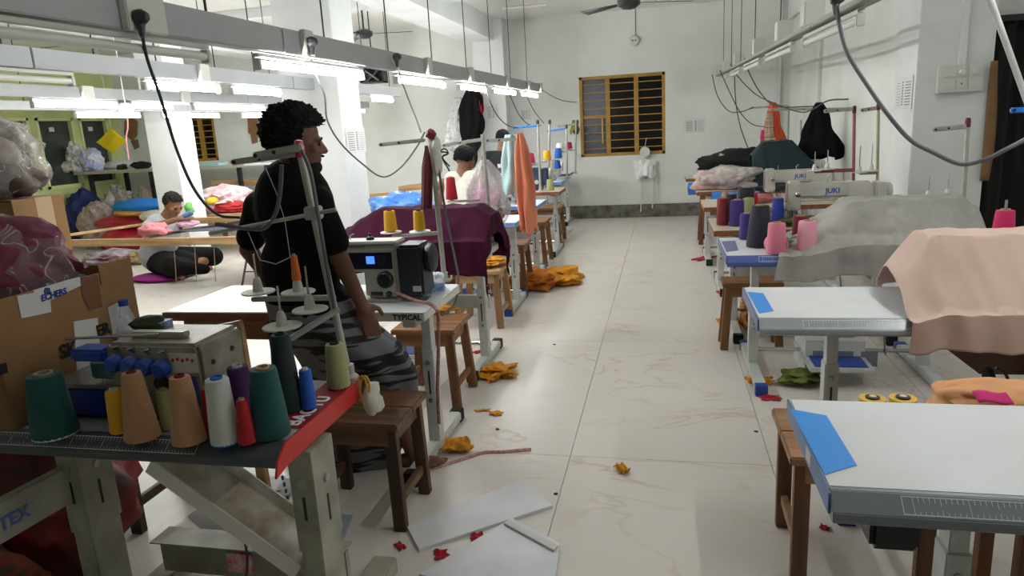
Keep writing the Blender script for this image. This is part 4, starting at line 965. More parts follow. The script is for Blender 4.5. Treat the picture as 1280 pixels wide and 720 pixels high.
a = at(912,226,7.8); b = heap('plastic_wrapped_cloth', 'white and pink cloth in milky plastic on sixth right table', 'cloth', (.64,7.85,.885), (.6,.5,.22), mat('white pink cloth', (206,186,178), .85, var=.5, vs=7, col2=(190,140,132)), 4, .3, .15)
heap('plastic_sheet', None, None, (.65,7.85,.89), (.66,.54,.25), WPL, 6, .3, .15, parent=b)
CLOTHMIX = mat('olive black scraps', (96,92,40), .9, var=1, vs=9, col2=(26,24,30))
heap('cloth_scraps', 'olive and black fabric scraps below the near lettered machine', 'cloth', (1.02,5.0,.805), (.5,.2,.07), CLOTHMIX, 3, .3, .3)
heap('cloth_scraps', 'royal blue fabric scrap bunched beside the lettered machine', 'cloth', (1.18,5.02,.83), (.24,.16,.11), mat('royal blue cloth', (26,48,140), .8), 8, .3, .3)
heap('cloth_scraps', 'pale striped fabric roll behind the royal blue cone', 'cloth', (.78,5.3,.83), (.26,.2,.12), mat('pale striped cloth', (200,196,182), .9, var=.4, vs=30), 8, .2, .2)
heap('cloth_scraps', 'grey teal fabric scraps between the pink cones', 'cloth', (at(992,300,4.1).x,4.15,.8), (.2,.16,.08), mat('grey teal scraps', (120,124,122), .9, var=.6, vs=14, col2=(50,90,96)), 2, .3, .3)
heap('cloth_scraps', 'yellow olive fabric bit near the dark blue scrap', 'cloth', (1.2,4.93,.795), (.2,.1,.05), mat('olive cloth', (130,128,50), .9), 4, .3, .3)
heap('cloth_scraps', 'pinkish folded cloth behind the charcoal cone', 'cloth', (at(940,252,6.4).x,6.45,.81), (.4,.25,.08), mat('dusty pink cloth', (190,110,110), .9), 4, .2, .1)
# blue rolled plastics at table ends of the right row
def roll(lab, c, r, L, m, ry=0):
    t = thing('plastic_roll', lab, 'roll', c); MB().tube([(0,0,0),(L,ry,0)], r, 18).build('roll_body', m, t); MB().lathe([(r*.55,-.001),(r*.55,-.004),(0,-.004)], (0,0,0), 12, (0,PI/2,0)).build('roll_end', DARKGREY, t)
BLUEPL = mat('bright blue plastic', (52,126,220), .35)
roll('bright blue plastic roll at left end of the farthest right table', tuple(at(860,236,9.25)), .08, .22, BLUEPL)
roll('long bright blue plastic roll below sixth right table edge', tuple(at(890,249,7.4)), .07, .45, BLUEPL)
tag(MB().bb(*[v for p in ((at(867,231,9.2).x, at(880,231,9.2).x), (9.2,9.4), (at(870,238,9.2).z, at(870,228,9.2).z)) for v in p]).build('yellow_pad', mat('yellow pad', (196,186,60), .6), smooth=False), 'small yellow pad hanging beside blue roll', 'pad')
# hanging clothes
def hang(lab, px_top, py_top, px_bot, py_bot, wtop, wbot, y, m, name='hanging_cloth', cat='cloth', depth=.06, nf=7, seed=0, bulge=0):
    """garment hanging from one point: folds radiate from the gathered top"""
    a, b = at(px_top, py_top, y), at(px_bot, py_bot, y)
    def fn(u, v):
        ang = 2*PI*u; w = wtop+(wbot-wtop)*(v**.8)+bulge*math.sin(v*PI); c = a.lerp(b, v)
        rr = 1+.14*math.sin(ang*nf+seed+v*1.5)+.34*noise.noise(Vector((math.cos(ang)*2,math.sin(ang)*2,v*3+seed)))
        return Vector((c.x+math.cos(ang)*w/2*rr, c.y+math.sin(ang)*(depth*.5+depth*v)*rr, c.z+.03*math.sin(ang*3+seed)*v*v))
    return tag(MB().grid(fn, 72, 26).build(name, m, solid=.003), lab, cat)
hang('black jacket hanging on the right row thread stand', 1024,128,1024,197,.05,.42,8.0, mat('black nylon', (10,10,11), .85, spec=.2), 'hanging_jacket', 'jacket')
hang('orange cloth hanging on far right thread stand', 966,128,968,188,.06,.27,9.8, mat('orange cloth', (214,84,46), .8), depth=.05)
hang('striped cream and brown cloth strip hanging beside the orange cloth', 962,142,962,188,.05,.13,9.7, mat('striped cloth', (220,196,170), .8, var=1, vs=3, col2=(90,52,40), stretch=(.5,.5,14)), depth=.03)
hang('black nylon jacket hanging on the left wall behind the men', 590,112,588,176,.16,.24,11.0, mat('black nylon', (16,16,18)), 'hanging_jacket', 'jacket', bulge=.17)
hang('lower dark cloth hanging beneath the left black jacket', 592,176,588,208,.22,.14,11.0, BLKC)
hang('red cloth end peeking beside the left black jacket', 600,118,601,140,.07,.08,11.05, mat('red cloth', (168,36,40), .8))
hang('white transparent plastic bag hanging beside left black jacket', 573,122,568,188,.1,.4,11.05, plastic_film('thin plastic', (222,224,226), .35), 'plastic_bag', 'bag')
hang('light blue striped cloth hanging in the left row', 641,168,642,246,.1,.15,5.15, mat('light blue cloth', (172,208,212), .85, sheen=.2, var=.2, vs=2, stretch=(9,9,.4)), depth=.08, bulge=.03)
hang('orange cloth hanging in front of the stools in left row', 650,166,662,288,.03,.1,4.95, mat('salmon orange cloth', (226,136,104), .85, sheen=.2), depth=.08, bulge=.06, nf=6, seed=2)
pb = hang('transparent plastic bag of pink flowers hanging from thread stand arm', 606,200,609,282,.04,.2,4.7, plastic_film('clear bag', (226,222,224), .3, .12), 'plastic_bag', 'bag', .1, bulge=.12)
c = at(606,252,4.7)
for lab, dx, dy, d, col, s in (('pink flowers',-.01,.02,(.2,.14,.14),(226,130,190),3),('brown cloth',.05,-.05,(.14,.12,.12),(150,116,84),4),('red cloth',.06,-.1,(.12,.12,.12),(170,28,52),5),('dark green cloth',-.0,-.09,(.16,.1,.06),(36,52,44),6),('crimson cloth',-.08,-.03,(.07,.08,.09),(180,30,60),7)):
    o = heap(lab.replace(' ','_'), None, None, (c.x+dx, 4.7, c.z+dy), d, mat('bagged '+lab, col, .85), s, .2, .25, parent=pb, sub=3)
hang('green and yellow tape hanging by the back window edge', 719,150,718,166,.08,.12,11.2, mat('green yellow tape', (150,150,40), .8, var=1, vs=9, col2=(30,60,40)), nf=4)
hang('white cloth strips hanging below the back window', 806,200,806,222,.3,.26,11.42, mat('white strips', (224,226,226), .8), depth=.05, nf=9)
rt = thing('ribbon_roll', 'white ribbon roll hanging at the lower window edge', 'roll', tuple(at(806,196,11.4)))
c = at(806,190,11.42); MB().lathe([(.035,-.02),(.08,-.02),(.08,.02),(.035,.02)], c, 24, (PI/2,0,0)).build('roll_body', GREYPL, rt, True); MB().tube([c+Vector((0,0,.08)), c+Vector((.03,0,.22))], .004, 6).build('string', PAPER, rt, True); MB().lathe([(.03,-.021),(.012,-.021)], c, 16, (PI/2,0,0)).build('hub', CARD, rt, True)
for dx, L in ((-.07,.75),(.1,.7),(.16,.55)):
    MB().tube(spline([c+Vector((dx,.02,-.2)), c+Vector((dx+.02,.02,-.45)), c+Vector((dx*1.1,.03,-.2-L))],6), .01, 6).build('cord', PAPER, rt, True)
# purse of cloth on tables, left row
heap('white_cloth_bag', 'small white printed cloth beside the dark hand-wheel machine', 'cloth', (at(535,350,3.15).x,3.14,.82), (.17,.14,.1), mat('white blue print cloth', (214,220,226), .85, var=.7, vs=18, col2=(110,150,200)), 4, .2, .15)
sc = thing('scissors', 'dark red handled scissors lying by the white cloth', 'scissors', tuple(on(540,366)))
MB().tube([on(520,368)+Vector((0,0,.008)), on(545,362)+Vector((0,0,.008))], [.004,.012], 8).build('blade', mat('dark red plastic', (130,30,44), .4), sc, True)
c = on(548,361)+Vector((0,0,.008)); MB().tube([c+Vector((math.cos(a)*.02, math.sin(a)*.014, 0)) for a in [2*PI*k/12 for k in range(13)]], .004, 6).build('handle', mat('dark red plastic', (130,30,44)), sc, True)
tag(MB().bb(-1.16,-1.07,2.93,3.03,.771,.774).build('instruction_card', mat('printed card', (150,156,140), .6, var=.6, vs=40), smooth=False), 'small printed card lying near the cream table corner', 'card')
tpts = [at(486,361,2.95), at(500,368,2.9), at(520,376,2.85), on(535,380)+Vector((0,0,.004)), at(545,386,2.73), at(548,398,2.72), at(548,440,2.72), at(547,490,2.72), at(549,530,2.76)]
PINKT = mat('pink measuring tape', (206,150,150), .6, var=.3, vs=60)
def tape(name, lab, pts, w, m):
    sp = spline(pts, 8); vs = []; fs = []
    for i, p in enumerate(sp):
        t = (sp[min(i+1,len(sp)-1)]-sp[max(i-1,0)]).normalized(); s = t.cross(Vector((0,-.85,.5))).normalized(); vs += [p-s*w/2, p+s*w/2]
    for i in range(len(sp)-1): fs.append((2*i, 2*i+1, 2*i+3, 2*i+2))
    return tag(MB().add(vs, fs).build(name, m, solid=.001), lab, 'measuring tape')
tape('measuring_tape', 'pink measuring tape hanging over the cream table corner to floor', tpts, .016, PINKT)
heap('white_cloth', 'white cloth hanging over the far corner of foreground table', 'cloth', (at(463,492,1.9).x-.01,1.93,.715), (.055,.09,.11), mat('dirty white cloth', (196,192,180), .85), 3, .2, .1, sub=3)
rb = thing('rubber_band', 'yellow band looped at the red strip end', 'band', tuple(at(450,490,1.9)))
for k in range(2): MB().tube([at(452+k*4+6*math.cos(g), 486+16*math.sin(g), 1.91-.01*k) for g in [2*PI*j/16 for j in range(17)]], .0035, 6).build('loop', mat('yellow band', (206,160,50), .6), rb, True)
tag(MB().bb(*[v for p in ((-1.0,-.965),(1.86,1.9),(.7715,.776)) for v in p]).build('yellow_chalk', mat('yellow chalk', (226,190,80), .8), smooth=False), 'small yellow chalk piece at the table corner', 'chalk')
tag(MB().bb(at(127,541,1.4).x, at(158,541,1.4).x, on(140,542).y-.02, on(140,542).y+.03, .7715, .776).build('white_card', PAPER, smooth=False), 'white card under the slim yellow cone', 'card') if False else None

# ================================================================ CARTONS AND BAGS, LEFT FOREGROUND
def carton(lab, x0, x1, y0, y1, z0, z1, m=CARD, open_top=False):
    t = thing('cardboard_box', lab, 'box', ((x0+x1)/2,(y0+y1)/2,z0))
    w = .006
    for nm, a in (('side_panel',(x1-w,x1,y0,y1,z0,z1)),('side_panel',(x0,x0+w,y0,y1,z0,z1)),('end_panel',(x0+w,x1-w,y0,y0+w,z0,z1)),('end_panel',(x0+w,x1-w,y1-w,y1,z0,z1)),('base_panel',(x0+w,x1-w,y0+w,y1-w,z0,z0+w))):
        MB().bb(*a).build(nm, m, t, True, False, .001)
    if not open_top: MB().bb(x0+w, (x0+x1)/2-.002, y0, y1, z1-w, z1).build('flap', m, t, True, False); MB().bb((x0+x1)/2+.002, x1-w, y0, y1, z1-w, z1).build('flap', m, t, True, False)
    return t
bx = carton('open brown cardboard box with papers taped on, on foreground table', -2.28, -1.775, 1.47, 2.0, .771, 1.14, open_top=True)
XF = -1.775
def onbox(px, py): p = atx(px, py, XF+.002); return p
def patch(nm, m, quads, parent, dx=.0, x=XF+.0015):
    pts = [atx(px, py, x) for px, py in quads]; return MB().add(pts, [tuple(range(len(pts)))]).build(nm, m, parent, True, False, solid=.0008)
patch('taped_paper', PAPER, [(92,402),(122,397),(127,460),(97,473)], bx)
patch('taped_paper', PAPER, [(135,384),(155,374),(166,412),(141,418)], bx)
patch('taped_paper', PAPER, [(21,370),(62,362),(64,390),(27,398)], bx)
patch('packing_tape', mat('brown glossy tape', (120,84,54), .25), [(100,347),(122,342),(128,384),(112,388),(104,372)], bx, x=XF+.0022)
patch('printed_strip', PAPER, [(41,363),(84,350),(100,346),(101,357),(55,379)], bx, x=XF+.002)
a, b = atx(52,377,XF+.004), atx(86,366,XF+.004); text('lettering', 'ECHERS', .026, a+Vector((0,0,-.0)), b-a, (0,0,1), BLUE_INK, bx, bold=.001, shear=.15)
a = atx(55,366,XF+.004); text('lettering', '(S)', .02, a, b-a, (0,0,1), BLUE_INK, bx, bold=.001)
a, b = atx(76,449,XF+.003), atx(100,440,XF+.003); text('lettering', 'SK', .058, a, b-a, (0,0,1), INK, bx, bold=.002)
a, b = atx(122,421,XF+.003), atx(140,414,XF+.003); text('lettering', 'ER', .05, a, b-a, (0,0,1), INK, bx, bold=.002)
patch('printed_mark', INK, [(-6,457),(8,453),(10,466),(-6,470)], bx)
MB().bb(-1.775, -1.772, 1.86, 2.0, 1.1, 1.165).build('torn_flap', CARD, bx, True, False)
BXc = (-2.05, 1.74)
pb = heap('plastic_bag', 'clear plastic bag of folded maroon and teal clothes in the open box', 'bag', (BXc[0],BXc[1],1.16), (.5,.5,.46), plastic_film('clear crinkled plastic', (220,216,220), .1, .08, 12, 5), 2, .1, .1, 6)
for nm, z, d, col, s in (('maroon_cloth',1.22,(.44,.44,.28),(112,44,66),3),('teal_cloth',1.1,(.44,.44,.16),(38,62,66),5),('mixed_cloth',1.0,(.42,.42,.14),(150,120,110),6)):
    heap(nm, None, None, (BXc[0],BXc[1],z), d, mat('bagged '+nm, col, .85, var=.2, vs=14), s, .1, .22, 5, parent=pb)
CX = at(82,262,2.86).x; CZ = at(40,249,2.62).z
c2 = carton('taped carton standing behind the open box at left edge', CX-.62, CX, 2.58, 2.86, .9, CZ)
carton('lower carton supporting the taped carton at left', CX-.64, CX+.02, 2.55, 2.9, 0, .895)
MB().bb(CX+.0005, CX+.0015, 2.7, 2.79, CZ-.2, CZ).build('packing_tape', mat('clear tape', (190,164,130), .3), c2, True, False)
pb = heap('plastic_bag', 'grey white plastic bag bulging on top of cartons at left edge', 'bag', (CX-.3,2.72,CZ+.21), (.56,.36,.42), plastic_film('grey plastic', (196,190,188), .4, .15, 9, 2), 6, .22, .2, 5)
heap('brown_cloth', None, None, (CX-.2,2.72,CZ+.09), (.42,.26,.17), mat('grey brown cloth', (104,92,84), .85), 8, .2, .1, parent=pb)
heap('pale_cloth', None, None, (CX-.34,2.72,CZ+.24), (.4,.26,.26), mat('pale pinkish cloth', (186,174,172), .85), 9, .2, .1, parent=pb)
# bottle behind the overlock, green cloth, blue pack
bt = thing('water_bottle', 'clear plastic water bottle with blue cap behind the overlock', 'bottle', tuple(on(178,418)+Vector((0,.0,0))))
bt.location = Vector((at(176,408,2.1).x, 1.885, .771)); bl = at(177,412,1.885)
zz = at(174,376,1.885).z-.771
MB().lathe([(.0,0),(.033,.002),(.035,.01),(.035,zz*.62),(.03,zz*.72),(.014,zz*.9),(.013,zz*.95)], n=20).build('bottle_body', plastic_film('clear pet', (216,226,232), .3, .08), bt)
MB().lathe([(.0155,zz*.93),(.0155,zz),(0,zz)], n=16).build('cap', mat('cap blue', (24,60,150), .4), bt)
MB().lathe([(.0356,zz*.33),(.0356,zz*.55)], n=20).build('bottle_label', mat('bottle label', (60,110,200), .5, var=1, vs=14, col2=(220,228,236)), bt)
bt.location.x = -1.735; bt.location.y = 1.895
heap('green_cloth', 'dark green cloth crumpled behind the overlock top', 'cloth', (at(182,412,1.84).x,1.84,1.0), (.14,.1,.06), mat('dark olive cloth', (50,58,36), .9), 3, .2, .2, sub=3) if False else None
gc = heap('green_cloth', 'dark olive cloth crumpled on top of the overlock', 'cloth', (at(187,412,1.7).x,1.7,zt+.02), (.11,.08,.045), mat('dark olive cloth', (50,58,36), .9), 3, .2, .2, sub=3)
tag(MB().bb(at(203,408,1.74).x, at(220,408,1.74).x, 1.68, 1.73, zt, zt+.024).build('tissue_pack', mat('light blue pack', (150,186,226), .5, var=.5, vs=30), smooth=False), 'small light blue pack on the overlock', 'pack')

# ================================================================ UNDER THE FOREGROUND TABLE
tb = thing('steel_beam', 'beige steel beam with blue lettering at the lower left corner', 'beam', (-2.0,1.3,.3))
a, b = atx(-40,700,-1.75), atx(96,602,-1.75)
A = Vector((-1.74,1.05,.5)); Bp = Vector((-1.74,1.56,.55))
A, Bp = atx(-8,655,-1.74), atx(92,600,-1.74)
d = (Bp-A); A = A-d*.4
MB().bar(A, Bp, .03, .115).build('beam_body', STEEL_BEIGE, tb, True, False, .004)
aa = atx(-3,668,-1.722); ab = atx(24,652,-1.722); text('lettering', 'NTEX', .05, aa-d.normalized()*.03, ab-aa, (0,0,1), mat('faded blue ink', (70,100,160), .6), tb, bold=.001)
tb2 = heap('red_cloth_bag', 'plastic bag of red clothes below the foreground table at left', 'bag', (-2.15,1.85,.34), (.55,.5,.62), mat('red bagged cloth', (132,34,30), .6, var=1, vs=7, col2=(60,26,28)), 5, .2, .2)
heap('plaid_cloth', 'orange and green plaid cloth in front of red bag', 'cloth', (-2.15,1.5,.2), (.5,.3,.4), mat('plaid cloth', (150,70,40), .85, var=1, vs=9, col2=(50,70,60), stretch=(1,1,6)), 8, .15, .1)
heap('orange_bag', 'bright orange cloth bundle on the floor under foreground table', 'cloth', (at(262,605,2.75).x,2.75,.13), (.3,.24,.26), mat('bright orange cloth', (226,130,22), .8), 8, .2, .15)
# ================================================================ LEFT WORK AREA
t = thing('embroidery_frame', 'long low wooden embroidery frame with black cloth stretched on it', 'frame', (-5.2,7.1,0))
ZF = .55
def beam(nm, a, b, w, h, m): MB().bar(a, b, w, h).build(nm, m, t, True, False, .006)
beam('long_beam', (-6.95,6.42,ZF), (-3.9,6.34,ZF), .07, .075, WD_PALE)
beam('long_beam', (-6.3,8.0,ZF+.02), (-3.0,7.9,ZF+.02), .07, .075, WD_PALE)
beam('cross_stick', (-6.75,6.3,ZF+.06), (-6.1,8.0,ZF+.06), .045, .03, WD_PALE_Y)
beam('cross_stick', (-4.15,6.3,ZF+.06), (-3.9,8.0,ZF+.06), .045, .03, WD_PALE_Y)
beam('cross_stick', (-5.35,6.35,ZF+.06), (-4.4,7.95,ZF+.1), .03, .03, WD_DARK)
def ec(u, v):
    x = -5.3+u*1.9+.5*v; y = 6.55+v*1.3; return (x, y, ZF+.075-.05*math.sin(u*PI)*math.sin(v*PI)+.012*noise.noise(Vector((x*4,y*4,1))))
MB().grid(ec, 40, 30).build('stretched_cloth', mat('black embroidered cloth', (26,27,36), .8, var=.8, vs=16, col2=(60,64,84)), t, True, solid=.003)
for x in (-6.5, -4.2):
    for y in (6.4, 7.95):
        for dx, dy in ((-.12,-.1),(.12,-.1),(0,.16)): MB().tube([(x,y,ZF-.04),(x+dx,y+dy,0)], .011, 6).build('trestle_leg', DARKGREY, t, True)
        MB().tube([(x-.07,y-.06,.22),(x+.07,y-.06,.22)], .007, 6).build('trestle_rung', DARKGREY, t, True)
for x in (-5.1,-4.85,-4.62): MB().tube([(x,6.4,ZF-.04),(x-.06,6.42,.1)], .004, 5).build('hanging_string', mat('tan string', (150,124,90), .9), t, True)
for x in (-5.4,-4.9,-4.4): MB().tube([(x+.05*math.cos(g), 6.38, ZF+.05*math.sin(g)) for g in [2*PI*k/12 for k in range(13)]], .004, 5).build('lashing', mat('tan string', (150,124,90), .9), t, True)
heap('pink_cloth', 'crumpled pink cloth lying on the embroidery frame', 'cloth', (at(193,300,6.5).x,6.52,ZF+.115), (.34,.22,.16), mat('dusty rose cloth', (206,128,134), .85), 3, .2, .15)
heap('pink_cloth', 'pale pink cloth bit on the frame before seated man', 'cloth', (-5.35,7.0,ZF+.11), (.25,.2,.08), mat('pale pink cloth', (214,166,190), .85), 5, .2, .15)
heap('purple_cushion', 'flat purple cushion on the floor under the seated man', 'cushion', (-5.85,7.02,.04), (.7,.5,.08), mat('bright purple cloth', (134,24,112), .8), 3, .05, .02)
# bundles behind the seated man
RB = mat('red plastic bundle', (200,42,62), .35, var=.3, vs=5)
def bundle(lab, px0, py0, px1, py1, y, d, m, seed, cr=.05, floor=False):
    a, b = at(px0, py0, y), at(px1, py1, y)
    if floor: b.z = 0
    heap('cloth_bundle', lab, 'bundle', ((a.x+b.x)/2, y, (a.z+b.z)/2), (abs(b.x-a.x)*1.05, d, abs(a.z-b.z)*1.1), m, seed, .06, cr, 5)
bundle('upper red wrapped fabric bundle behind the seated man', 122,268,190,283,9.3,.5,RB,3)
bundle('lower red wrapped fabric bundle on the pile base', 128,281,182,294,9.3,.55,RB,5,.05,True)
bundle('bright blue folded fabric on top of the bundles', 144,248,206,263,9.35,.5,mat('bright blue fabric', (24,120,206), .6),4)
bundle('mustard yellow folded fabric below the blue fabric', 146,260,196,268,9.33,.5,mat('mustard fabric', (206,156,70), .7),7)
bundle('cream folded fabric beside the mustard fabric', 178,262,206,275,9.2,.4,mat('cream fabric', (206,196,180), .8),8)
bundle('navy blue cloth sack standing below the tall table', 84,236,124,278,9.9,.6,mat('navy sack', (18,34,92), .7),4,.25,True)
bundle('grey plastic sack beneath the tall table', 125,231,168,258,9.8,.6,plastic_film('grey sack plastic', (150,146,142), .8, .25),5,.25,True)
bundle('pinkish grey plastic sack in front of grey sack', 101,250,148,292,9.5,.6,plastic_film('pink grey sack', (176,156,148), .85, .25),6,.25,True)
bundle('low pile of plastic-wrapped papers on the floor', 112,312,168,336,8.0,.6,mat('violet grey packs', (170,164,176), .5, var=.8, vs=6, col2=(120,70,66)),4,.3,True)
bundle('low stack of cream and brown cards on the floor', 165,310,196,330,8.1,.4,mat('cream cards', (204,178,130), .7, var=.5, vs=9),6,.2,True)
bundle('beige sacks resting by the second pillar', 172,232,190,262,10.6,.4,mat('beige sack', (176,160,146), .85),8,.2,True)
bundle('pile of white and pink printed cloth beside the pillar', 246,232,312,263,9.2,.7,mat('white pink print', (222,212,214), .85, var=.6, vs=9, col2=(214,150,160)),4,.3)
bundle('red cloth heap under the white printed cloth', 268,252,312,264,9.0,.4,mat('red cloth', (168,36,40)),9,.2)
bundle('yellow cloth patch in the white cloth pile', 258,246,272,254,8.85,.2,mat('yellow cloth patch', (226,190,60), .8),5)
lt = thing('low_table', 'low wooden table holding the white printed cloth pile', 'table', (-5.7,8.9,0))
za = at(280,264,9.1).z; MB().bb(-7.2,-4.6,8.7,9.6,za-.05,za-.005).build('tabletop', WD_PALE, lt, True, False, .004)
for x in (-7.1,-4.7):
    for y in (8.8,9.5): MB().bb(x-.03,x+.03,y-.03,y+.03,0,za-.05).build('leg', WD_STOOL_Z, lt, True, False)
# wooden frames leaning along the back of the left area
for k, (px0, py0, px1, py1, y, lab) in enumerate(((455,246,490,243,9.6,'wooden plank lying left of the blue bag'),(500,236,534,232,9.3,'cardboard tray behind the blue bag'),(266,228,330,228,10.4,'long wooden beam against the back wall'),(440,255,478,262,9.2,'lower wooden plank near the left pillar'))):
    a, b = at(px0,py0,y), at(px1,py1,y); s = thing('wooden_plank_stack', lab, 'plank', ((a.x+b.x)/2, y, 0))
    MB().bar(a, b, .12, .08).build('plank', WD_PALE, s, True, False, .004)
    for p in (a.lerp(b,.1), a.lerp(b,.9)): MB().bb(p.x-.03,p.x+.03,y-.03,y+.03,0,p.z-.03).build('prop', WD_STOOL_Z, s, True, False)
heap('blue_plastic_bag', 'bright blue plastic bag bulging behind the purple cover', 'bag', (at(500,255,5.8).x,5.8,.91), (.52,.42,.29), mat('bright blue polythene', (44,112,214), .25, var=.4, vs=6, col2=(120,170,236)), 7, .2, .16, 8)
# tall cutting table at the back left
TT = thing('cutting_table', 'tall cutting table with white top along the back left wall', 'table', (-8.2,10.5,0))
zt = at(120,214,10.2).z
MB().bb(-9.85,-6.6,10.2,11.2,zt-.03,zt).build('tabletop', WHITE_LAM, TT, True, False, .004)
MB().bb(-9.85,-6.6,10.19,10.2,zt-.05,zt-.001).build('front_edge', mat('grey beige edge', (170,164,150), .5), TT, True, False)
for x in (-9.6,-8.4,-6.75):
    for y in (10.28,11.1): MB().bb(x-.03,x+.03,y-.03,y+.03,0,zt-.03).build('leg', BLACK_PL, TT, True, False)
def ontab(lab, nm, cat, px0, py0, px1, py1, y, d, m, seed, cr=.12):
    a, b = at(px0,py0,y), at(px1,py1,y); h = abs(a.z-b.z); heap(nm, lab, cat, ((a.x+b.x)/2, y, zt+h/2), (abs(b.x-a.x), d, h), m, seed, .15, cr, 6)
ontab('cream cloth bundle at left end of the tall table','cloth_bundle','bundle',66,198,96,212,10.2,.25,mat('cream fabric',(206,196,180)),3)
ontab('clear white plastic bag standing tall on the cutting table','plastic_bag','bag',82,170,106,207,10.25,.3,plastic_film('white bag film',(222,222,222),.55,.2),5,.4)
ontab('white plastic bag with blue print on the cutting table','plastic_bag','bag',100,178,126,208,10.3,.3,mat('white blue print bag',(220,222,228),.4,var=.5,vs=7,col2=(140,150,205)),6,.3)
ontab('small black cloth lying near the white bags','cloth','cloth',74,205,96,212,10.2,.15,BLKC,7)
ontab('black cloth roll at the right end of cutting table','cloth','cloth',164,203,189,212,10.3,.2,BLKC,8)
ontab('white folded cloth along the tall table back','cloth','cloth',128,197,168,206,10.9,.3,mat('white strips',(224,226,226)),9)
ontab('small blue cloth on the tall table by the pillar','cloth','cloth',170,195,181,204,10.6,.2,mat('royal blue cloth',(26,48,140)),3)
ontab('dark green cloth bit on the tall table','cloth','cloth',146,201,158,208,10.4,.15,mat('dark olive cloth',(50,58,36)),4)
tag(MB().bb(at(248,212,10.2).x, at(272,212,10.2).x, 10.25, 10.5, zt+.0, zt+.035).build('folded_cloth', mat('mint cloth', (150,196,190), .8), smooth=False, bevel=.01), 'mint folded cloth on the tall table right of pillar', 'cloth')
tt2 = MB().bb(-6.6,-5.9,10.2,11.2,zt-.03,zt).build('tabletop', WHITE_LAM, TT, True, False, .004)
# hung patterns
def flat_sheet(nm, lab, cat, poly, y, m, th=.01):
    pts = [at(px,py,y) for px,py in poly]; c = sum(pts, Vector())/len(pts)
    return tag(MB().prism([(p.x-c.x, p.z-c.z) for p in pts], th, c, ((1,0,0),(0,0,1),(0,1,0))).build(nm, m, smooth=False), lab, cat)
def kite(u, v):
    a = at(120,178,9.6).lerp(at(139,160,9.6), u); b = at(140,192,9.6).lerp(at(157,176,9.6), u); p = a.lerp(b, v)
    return p+Vector((0,.012*math.sin(u*5+v*3)+.008*math.sin(v*9),0))
yc_ = tag(MB().grid(kite, 14, 14).build('yellow_cloth', mat('bright yellow cloth', (226,200,20), .8), solid=.006), 'bright yellow diamond-shaped cloth hanging before the dark window', 'cloth')
_t = at(139,160,9.6); MB().tube([_t-yc_.location, Vector((_t.x,_t.y,CEIL))-yc_.location], .004, 5).build('string', PAPER, yc_)
flat_sheet('cardboard_pattern', 'brown cardboard pattern hanging beside the yellow cloth', 'pattern', [(156,150),(164,147),(172,152),(171,170),(166,177),(160,172),(155,168)], 11.48, CARD)
flat_sheet('cardboard_pattern', 'small grey brown pattern below the brown hanging pattern', 'pattern', [(163,176),(172,174),(174,184),(168,187)], 11.48, mat('grey brown card', (120,100,84), .85))
flat_sheet('cardboard_pattern', 'tall tan cardboard pattern hanging on wall left of the man in black', 'pattern', [(309,137),(324,136),(326,148),(322,153),(322,178),(315,180),(313,168),(310,166)], 11.48, mat('tan cardboard', (168,128,84), .85, var=.1))
flat_sheet('paper_pattern', 'narrow white paper pattern hanging beside tall tan pattern', 'pattern', [(324,150),(329,160),(331,184),(328,185),(325,170)], 11.48, PAPER)
ln = thing('bulb_lamp', 'glowing white bulb lamp hanging above the tall table', 'lamp', tuple(at(158,147,5.1)))
c = at(158,138,5.1); MB().lathe([(0,-.055),(.03,-.05),(.05,-.03),(.053,0),(.045,.035),(.03,.055),(0,.055)], c, 20).build('bulb', mat('glowing bulb', (250,250,240), .4, emit=3), ln, True)
MB().tube([c+Vector((0,0,.055)), (c.x, c.y, CEIL)], .004, 6).build('wire', PAPER, ln, True)
MB().tube(spline([c+Vector((0,0,-.055)), at(160,160,5.1), at(158,172,5.1), at(161,200,5.1)],6), .005, 6).build('cord', mat('pink cord', (214,140,150), .7), ln, True)

# ================================================================ PEOPLE
def remeshed(prims, voxel, smooth=4):
    mb = MB()
    for p in prims:
        if p[0] == 'cap':
            a, b, ra, rb = Vector(p[1]), Vector(p[2]), p[3], p[4]; d = b-a; L = max(d.length, 1e-4); q = Vector((0,0,1)).rotation_difference(d.normalized()).to_matrix()
            prof = [(0,-ra)]+[(ra*math.sin(PI/2*k/5), -ra*math.cos(PI/2*k/5)) for k in range(1,6)]+[(rb*math.cos(PI/2*k/5), L+rb*math.sin(PI/2*k/5)) for k in range(0,5)]+[(0,L+rb)]
            prof[0] = (1e-4,-ra); prof[-1] = (1e-4, L+rb); mb.lathe(prof, a, 16, q, p[5] if len(p) > 5 else 1, p[6] if len(p) > 6 else 1)
        else:
            c, d, M = Vector(p[1]), p[2], p[3] if len(p) > 3 and p[3] is not None else Matrix.Identity(3)
            prof = [(math.sin(PI*k/12), -math.cos(PI*k/12)) for k in range(13)]; prof[0] = (1e-4,-1); prof[-1] = (1e-4,1)
            S3 = Matrix.Diagonal(Vector((d[0]/2, d[1]/2, d[2]/2)))
            mb.lathe(prof, c, 20, M @ S3)
    me = bpy.data.meshes.new('tmp'); me.from_pydata([tuple(v) for v in mb.v], [], mb.f)
    bm = bmesh.new(); bm.from_mesh(me); bmesh.ops.recalc_face_normals(bm, faces=bm.faces); bm.to_mesh(me); bm.free()
    o = bpy.data.objects.new('tmp', me); C.objects.link(o)
    r = o.modifiers.new('r', 'REMESH'); r.mode = 'VOXEL'; r.voxel_size = voxel
    s = o.modifiers.new('s', 'SMOOTH'); s.factor = .5; s.iterations = smooth
    dg = bpy.context.evaluated_depsgraph_get(); dg.update()
    out = bpy.data.meshes.new_from_object(o.evaluated_get(dg)); bpy.data.objects.remove(o); out.shade_smooth()
    return out
